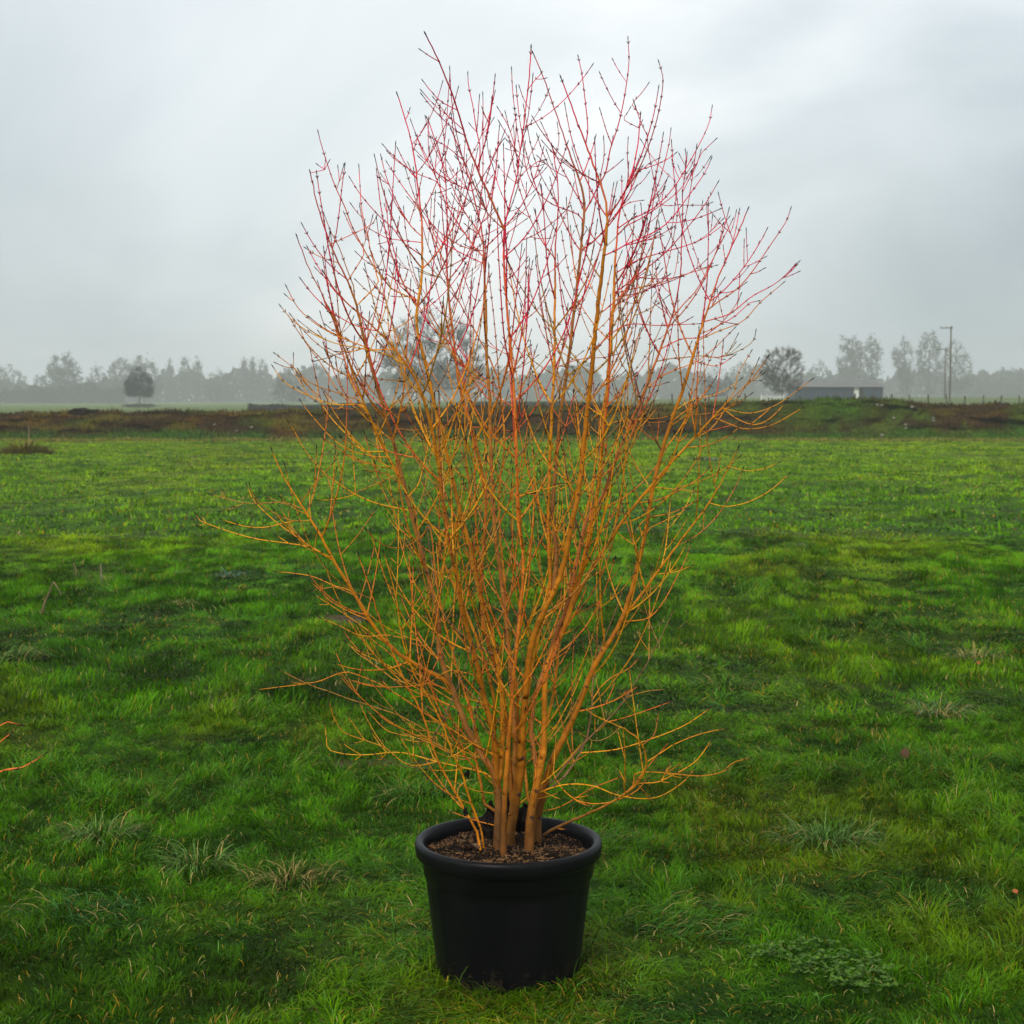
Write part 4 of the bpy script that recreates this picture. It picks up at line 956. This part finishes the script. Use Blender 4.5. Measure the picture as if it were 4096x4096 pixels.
# pick how many individually modelled shoots belong to each stem
par_obj = {}
for k_, key in enumerate(STM):
    P, rad = STM[key]; rg = np.random.default_rng(700 + k_); hue = rg.uniform(.3, .8)
    mb = MB(); P2 = P + 0; n = len(P); P2[2:-1] += rg.normal(0, .0007, (n - 3, 3))
    ex, L_ = woody(mb, P2, rad, hue, rg, 12 if rad[0] > .008 else 8, node=.12, grey=key in ('m23', 'm22'))
    nodes_deco(mb, P2, rad, ex, L_, hue, rg, .07, .8)
    s_ = .08
    while s_ < L_[-1] - .5:
        rr0 = float(np.interp(s_, L_, rad))
        if rr0 > .0042 and rg.random() < .8:
            q = at(P2, L_, s_); td = unit(at(P2, L_, s_ + .01) - at(P2, L_, s_ - .01)); a_ = unit(np.cross(td, rg.normal(size=3))); a_ = unit(a_ + np.array([0, -.6, 0])); a_ = unit(a_ - td * a_.dot(td))
            e_ = rr0 * .55; frusta(mb, [q + a_ * rr0 * .55, q + a_ * (rr0 * .55 + e_)], [q + a_ * (rr0 * .55 + e_), q + a_ * (rr0 * .6 + e_ * 1.05) + td * .002], [e_ * 1.3, e_ * .75], [e_ * .75, e_ * .1], 7, DRK * 2.2 if rg.random() < .6 else OCH * .5)
        s_ += rg.uniform(.035, .12)
    par_obj[key] = mb.build('stem', M_bark, shrub, smooth=True, loc=PO)
    sh = side_shoots(P2, rad, rg, .42, .60)
    for pts, rr_ in sh:
        hue2 = np.clip(hue + frg.normal(0, .3), 0, 1); EXTRA.append((pts, rr_, hue2))
        for p2, r2_ in side_shoots(pts, rr_, frg, .15, .24, .08): EXTRA.append((p2, r2_, hue2))
def root_key(k): return k
shoot_owner = {}
for i_, (P, rad, key) in enumerate(SHT):
    rg = np.random.default_rng(900 + i_); hue = float(np.clip(rg.normal(.45, .3), 0, 1)); mb = MB()
    ex, L_ = woody(mb, P, rad, hue, rg, 5, node=.05); nodes_deco(mb, P, rad, ex, L_, hue, rg, .10 if P[-1][2] < 1.8 else .17)
    owner = key if isinstance(key, str) else 'm5'
    mb.build('shoot', M_twig, par_obj[owner], smooth=True, loc=PO)
    for p2, r2_ in side_shoots(P, rad, frg, .16, .2, .10): EXTRA.append((p2, r2_, hue))
# thin dead grey whips and a few long suckers deep in the clump
for i_ in range(30):
    a0 = frg.uniform(-.9, .9); b0 = POT + np.array([frg.normal(0, .05), frg.normal(.02, .05), .40]); d = unit(np.array([math.sin(a0) * .5, frg.normal(0, .28), 1.])); pts = [b0]
    for s in range(frg.integers(18, 44)):
        d = unit(d + [0, 0, .02] + frg.normal(0, .03, 3)); nx_ = pts[-1] + d * .045; u, v = to_px(nx_)
        if not inside(u, v): break
        pts.append(nx_)
    pts = np.array(pts)
    if len(pts) > 5:
        hue = frg.random(); EXTRA.append((pts, radii(len(pts), .0040, .0013), hue))
        for p2, r2_ in side_shoots(pts, radii(len(pts), .0040, .0013), frg, .3, .3, .25): EXTRA.append((p2, r2_, hue))
for P, rr_, hue in EXTRA:
    dead = frg.random() < .04
    ex, L_ = woody(fine_mb, P, rr_, hue, frg, 4, node=.05, grey=dead); nodes_deco(fine_mb, P, rr_, ex, L_, hue, frg, .08, .75)
o = fine_mb.build('fine_twigs', M_twig, shrub, smooth=True, loc=PO); tag(o, kind='stuff')
print('extra twigs', len(EXTRA), 'verts', fine_mb.n)
# knuckles where stems fork, and dark rotten stubs at the base
def lump(mb, c, r, sz, seed, colr=None, dz=1.0):
    r2_ = np.random.default_rng(seed); th, ph = np.meshgrid(np.linspace(0, 2 * math.pi, 15)[:-1], np.linspace(.05, math.pi - .05, 9))
    rr_ = r * (1 + sz * (r2_.random(th.shape) - .5)); V = np.stack([rr_ * np.sin(ph) * np.cos(th), rr_ * np.sin(ph) * np.sin(th), rr_ * np.cos(ph) * dz], -1) + c
    i, j = np.meshgrid(np.arange(8), np.arange(14), indexing='ij'); q = i * 14 + j; q2 = i * 14 + (j + 1) % 14
    mb.add(V.reshape(-1, 3), np.stack([q, q2, q2 + 14, q + 14], -1).reshape(-1, 4), colr)
for k, (u, v, r, dz, Y_) in enumerate([(622, 700, .022, 1.9, 5.17), (636, 610, .013, 2.4, 5.18), (710, 640, .014, 2.2, 5.17), (880, 640, .016, 2.4, 5.2), (765, 560, .013, 2.8, 5.24), (845, 670, .026, 1.3, 5.25), (745, 730, .014, 2.0, 5.2), (850, 620, .010, 1.6, 5.24)]):
    mb = MB(); c = W(1600 + u * .5692, 2900 + v * .5692, Y_) - PO; lump(mb, c, r, .6, 20 + k, dz=dz); mb.build('rotten_stub', M_dark, shrub)
for k, (u, v) in enumerate([(475, 345), (458, 610)]):
    mb = MB(); c = W(1600 + u * .5692, 2900 + v * .5692, 5.05) - PO; lump(mb, c, .0065, 1.5, 30 + k, dz=1.5); mb.build('withered_leaf', M_dark, shrub)
# dry leaf lying on the potting soil
rg = np.random.default_rng(9); mb = MB(); c = np.array([-.155, -.06, H - .012])
for s in range(2):
    g_ = np.linspace(0, 1, 7); V = []
    for a in g_:
        wd_ = .02 * math.sin(math.pi * min(1, a * .95 + .05)); V += [c + [a * .07, -wd_ + s * .01, .012 * math.sin(a * 5) + .01], c + [a * .07, 0 + s * .01, .003 + .01 * a], c + [a * .07, wd_ + s * .01, .014 * math.cos(a * 4) + .008]]
    mb.add(V, [(3 * i + k, 3 * i + k + 1, 3 * i + k + 4, 3 * i + k + 3) for i in range(6) for k in (0, 1)], (.14, .085, .045))
o = mb.build('leaf', M_leaf, soil); o.rotation_euler = (0, 0, 0)

# ------------------------------------------------------------------ small things in the grass
def tuft(dx, dy, n, h, spread, colr, label, seed, wd=.005, lean=.5, dirn=None, straw=.1):
    p = G(dx, dy); rg = np.random.default_rng(seed); a = rg.random(n) * 6.283; r = spread * rg.random(n) ** .8 * 1.15; n_ = n
    x = p[0] + r * np.cos(a); y = p[1] + r * np.sin(a) * .8
    az = a + rg.normal(0, .5, n) if dirn is None else dirn + rg.normal(0, .55, n)
    c = np.array(colr) * (.45 + .8 * rg.random((n, 1))); c = np.where((rg.random(n) < .45)[:, None], np.array([.045, .125, .006]) * (.7 + .6 * rg.random((n, 1))), c); c = np.where((rg.random(n) < straw)[:, None], np.array([.36, .26, .09]) * (.7 + .5 * rg.random((n, 1))), c)
    mb = MB(); blades(mb, x, y, h * (.5 + .6 * rg.random(n)), wd * (.6 + .6 * rg.random(n)), c, np.clip(rg.normal(lean, .3, n), .05, 1.3), az, rg, 5, .75)
    loc = (p[0], p[1], float(terr(p[0], p[1]))); o = mb.build('grass_tuft', M_grass, loc=loc); return tag(o, label, 'grass tuft', 'long grass tufts in the meadow')
PB = (.125, .235, .050); PG = (.09, .21, .02)
tuft(28, 1250, 320, .24, .16, PB, 'long bluish grass tuft at the left edge of the photo', 1, .008, .6, 0.4)
tuft(185, 1578, 240, .19, .12, PB, 'pale floppy grass tuft low on the left, farther from the pot', 2, .006, .5)
tuft(372, 1632, 240, .19, .11, PB, 'pale floppy grass tuft left of the pot rim', 3, .006, .5)
tuft(1562, 1588, 380, .20, .17, PB, 'wide pale floppy grass tuft right of the pot', 4, .006, .5)
tuft(1370, 1296, 260, .18, .17, PG, 'pale grass tuft in the field, above the wide right one', 5, .006, .6)
tuft(1840, 1240, 220, .2, .14, (.13, .2, .09), 'brown and pale grass tuft near the right edge', 6, .007, .5, None, .4)
tuft(1772, 1352, 200, .18, .13, (.12, .22, .10), 'straw-streaked grass tuft below the one at the right edge', 7, .006, .5, None, .4)
tuft(795, 1500, 330, .2, .16, (.05, .16, .008), 'dark lush grass tuft just behind the left of the pot', 8, .006, .5)
tuft(1622, 1042, 160, .16, .16, PB, 'faint pale grass tuft far out, right one of two', 9, .012, .6, 3.1)
tuft(1512, 1030, 160, .15, .17, (.24, .27, .16), 'faint pale grass tuft far out, left one of two', 10, .012, .6, 3.1)
tuft(1326, 874, 220, .30, .45, (.26, .30, .22), 'pale grey-green weed tuft far out near the bank', 11, .03, .6)
tuft(192, 1092, 110, .16, .12, (.10, .16, .05), 'small tuft round the upright dry stalk on the left', 12, .01, .5, None, .4)
tuft(330, 1080, 120, .14, .15, (.2, .25, .14), 'greyish grass tuft left of the shrub, farther left of two', 13, .01, .9, 0.2)
tuft(432, 1090, 140, .17, .14, (.14, .24, .15), 'greyish grass tuft left of the shrub, nearer the shrub', 14, .01, .6)
tuft(348, 1140, 120, .13, .12, (.15, .22, .10), 'low straw grass tuft below two greyish ones on the left', 15, .009, .8, None, .4)
tuft(150, 1725, 300, .18, .22, (.04, .15, .03), 'lush combed grass tuft in the lower left corner area', 16, .006, 1.0, 3.0)
tuft(1300, 1740, 420, .18, .24, (.05, .17, .02), 'lush grass swept rightwards, right of the pot base', 17, .006, 1.0, .2)
tuft(1150, 1590, 260, .15, .2, (.07, .2, .02), 'bright grass tuft touching the right side of the pot', 18, .005, .9, .3)
tuft(545, 1660, 260, .16, .15, (.12, .15, .02), 'yellowing grass tuft halfway between pot and left edge', 19, .005, .5, None, .35)
# rough weedy mound near the bank at the far left
p = G(48, 862); rg = np.random.default_rng(19); n = 700; mb = MB(); a = rg.random(n) * 6.283; r = .75 * np.sqrt(rg.random(n))
x = p[0] + r * np.cos(a) * 1.2; y = p[1] + r * np.sin(a) * .5; c = np.where((rg.random(n) < .45)[:, None], np.array([.17, .09, .02]), np.array([.17, .17, .01])) * (.5 + .9 * rg.random((n, 1)))
blades(mb, x, y, (.45 + .35 * rg.random(n)) * (1.1 - r), np.full(n, .035), c, np.abs(rg.normal(.25, .3, n)), a, rg, 4, .4); tube(mb, [(p[0] + .1, p[1], 0), (p[0] + .13, p[1], .5), (p[0] + .12, p[1], 1.0)], [.02, .018, .012], 5, (.3, .22, .1))
tag(mb.build('weed_clump', M_leaf), 'brown and yellow weed clump near the bank at far left', 'weeds')
# dry stalks
def stalk(pts, Yo, label, seed, r=.009, colr=(.17, .12, .06), kink=None):
    g0 = G(*pts[0]); Yd = g0[1]; P = [W(a * 2.1201, b * 2.1201, Yd + k * .02) for k, (a, b) in enumerate(pts)]; P[0] = g0 + [0, 0, -.02]
    mb = MB(); tube(mb, smooth_path(P, 14), radii(14, r, r * .5), 6, colr)
    if kink is not None: Q = [P[-1] if i == 0 else W(a * 2.1201, b * 2.1201, Yd) for i, (a, b) in enumerate(kink)]; tube(mb, smooth_path(Q, 8), r * .45, 5, np.array(colr) * 1.2)
    mb.add(np.array([[0, 0, 0]]) + g0, np.zeros((0, 4), int), colr)
    return tag(mb.build('dry_stalk', M_bark, smooth=True), label, 'dry stalk')
stalk([(78, 1160), (84, 1138), (93, 1118), (101, 1098)], 0, 'bent dry brown stalk folded at its top, left field', 1, .012, kink=[(101, 1098), (108, 1108), (116, 1122)])
stalk([(192, 1098), (191, 1082), (190, 1064)], 0, 'short upright dry stalk with a pale middle, left field', 2, .012, (.22, .2, .12))
stalk([(144, 1082), (142, 1072), (139, 1062)], 0, 'faint short dry stalk left of the upright one', 3, .01)
# fallen leaves
def dleaf(dx, dy, s, colr, label, seed, up=.5):
    p = G(dx, dy); rg = np.random.default_rng(seed); c = p + [0, 0, float(terr(p[0], p[1])) + .045]; V = []; F_ = []
    for i in range(8):
        t = i / 7; wd_ = s * .32 * math.sin(math.pi * (t * .92 + .06))
        for k in (-1, 0, 1): V.append(c + [k * wd_ + rg.normal(0, .002), (t - .5) * s * (1 - up), (t - .5) * s * up + .3 * wd_ * abs(k)])
    for i in range(7):
        for k in (0, 1): F_.append((3 * i + k, 3 * i + k + 1, 3 * i + k + 4, 3 * i + k + 3))
    mb = MB(); mb.add(V, F_, colr); tube(mb, [c + [0, -s * .5 * (1 - up), -s * .5 * up], c + [.004, -s * .8 * (1 - up), -s * .75 * up]], .0015, 4, np.array(colr) * .6)
    return tag(mb.build('fallen_leaf', M_leaf), label, 'leaf')
dleaf(1707, 1442, .075, (.11, .055, .03), 'curled brown fallen leaf standing in the grass at right', 1, .8)
dleaf(1915, 1698, .032, (.35, .10, .03), 'small orange leaf in the grass near the right edge', 2, .3)
dleaf(1846, 1520 - 262, .045, (.3, .08, .03), 'small reddish leaf beside the brown tuft near the right edge', 3, .4)
# clover-like patch
rg = np.random.default_rng(55); p = G(1565, 1842); n = 700; a = rg.random(n) * 6.283; r = np.sqrt(rg.random(n)); x = p[0] + .36 * r * np.cos(a); y = p[1] + .25 * r * np.sin(a); keep = fbm(x * 7, y * 7, 3) > .35 + .25 * r; x, y = x[keep], y[keep]; n = len(x)
mb = MB(); zc = terr(x, y) + .02 + .035 * rg.random(n)
for k in range(3):
    th = k * 2.09 + rg.random(n) * 6.28; C = np.stack([x + .0075 * np.cos(th), y + .0075 * np.sin(th), zc], -1)
    u_ = np.stack([np.cos(th), np.sin(th), .25 + rg.normal(0, .2, n)], -1); v_ = np.stack([-np.sin(th), np.cos(th), rg.normal(0, .25, n)], -1); s_ = .0075
    V = np.stack([C - u_ * s_, C - u_ * s_ * .2 + v_ * s_ * .8, C + u_ * s_ * .9 + v_ * s_ * .45, C + u_ * s_ * .9 - v_ * s_ * .45, C - u_ * s_ * .2 - v_ * s_ * .8], 1).reshape(-1, 3)
    mb.add(V, np.arange(5 * n).reshape(-1, 5), np.repeat(np.array([.075, .165, .012]) * (.4 + .7 * rg.random((n, 1))), 5, 0))
tag(mb.build('clover', M_leaf), 'low round-leaved clover patch at the bottom right of the pot', 'clover', kind='stuff')
# twigs of a neighbouring shrub that reach in at the left edge
nb_ = MB(); rg = np.random.default_rng(66); base = np.array([-2.12, 5.15, -.02])
root = empty('young_shrub', tuple(base), 'orange red twigs of another shrub reaching in at the left edge', 'shrub')
for k, pts in enumerate([[(-150, 1560), (-70, 1490), (0, 1455), (45, 1447), (85, 1422)], [(-150, 1560), (-80, 1500), (0, 1457), (28, 1452)], [(-140, 1540), (-60, 1450), (0, 1400), (20, 1384)], [(-145, 1530), (-70, 1440), (-10, 1376), (14, 1362), (40, 1368)]]):
    P = [base] + [W(a * 2.1201, b * 2.1201, 5.0 + .03 * k) for a, b in pts[0:]]; P = smooth_path(P, 26)
    mb = MB(); ex, L_ = woody(mb, P, radii(26, .005, .0018), .9, rg, 5, node=.05); nodes_deco(mb, P, radii(26, .005, .0018), ex, L_, .9, rg, .05)
    mb.build('stem', M_twig, root, smooth=True, loc=base)

# ------------------------------------------------------------------ haze
mh = bpy.data.materials.new('haze'); mh.use_nodes = True; nt = mh.node_tree; nt.nodes.clear()
o_ = nt.nodes.new('ShaderNodeOutputMaterial'); pv = nt.nodes.new('ShaderNodeVolumePrincipled'); pv.inputs['Density'].default_value = .00072
pv.inputs['Color'].default_value = (.93, .96, .97, 1); pv.inputs['Anisotropy'].default_value = 0.0
nt.links.new(pv.outputs[0], o_.inputs['Volume'])
mb = MB(); box(mb, -1560, 1560, -60, 1560, -1.6, 46); hz = mb.build('haze', mh); tag(hz, kind='stuff')
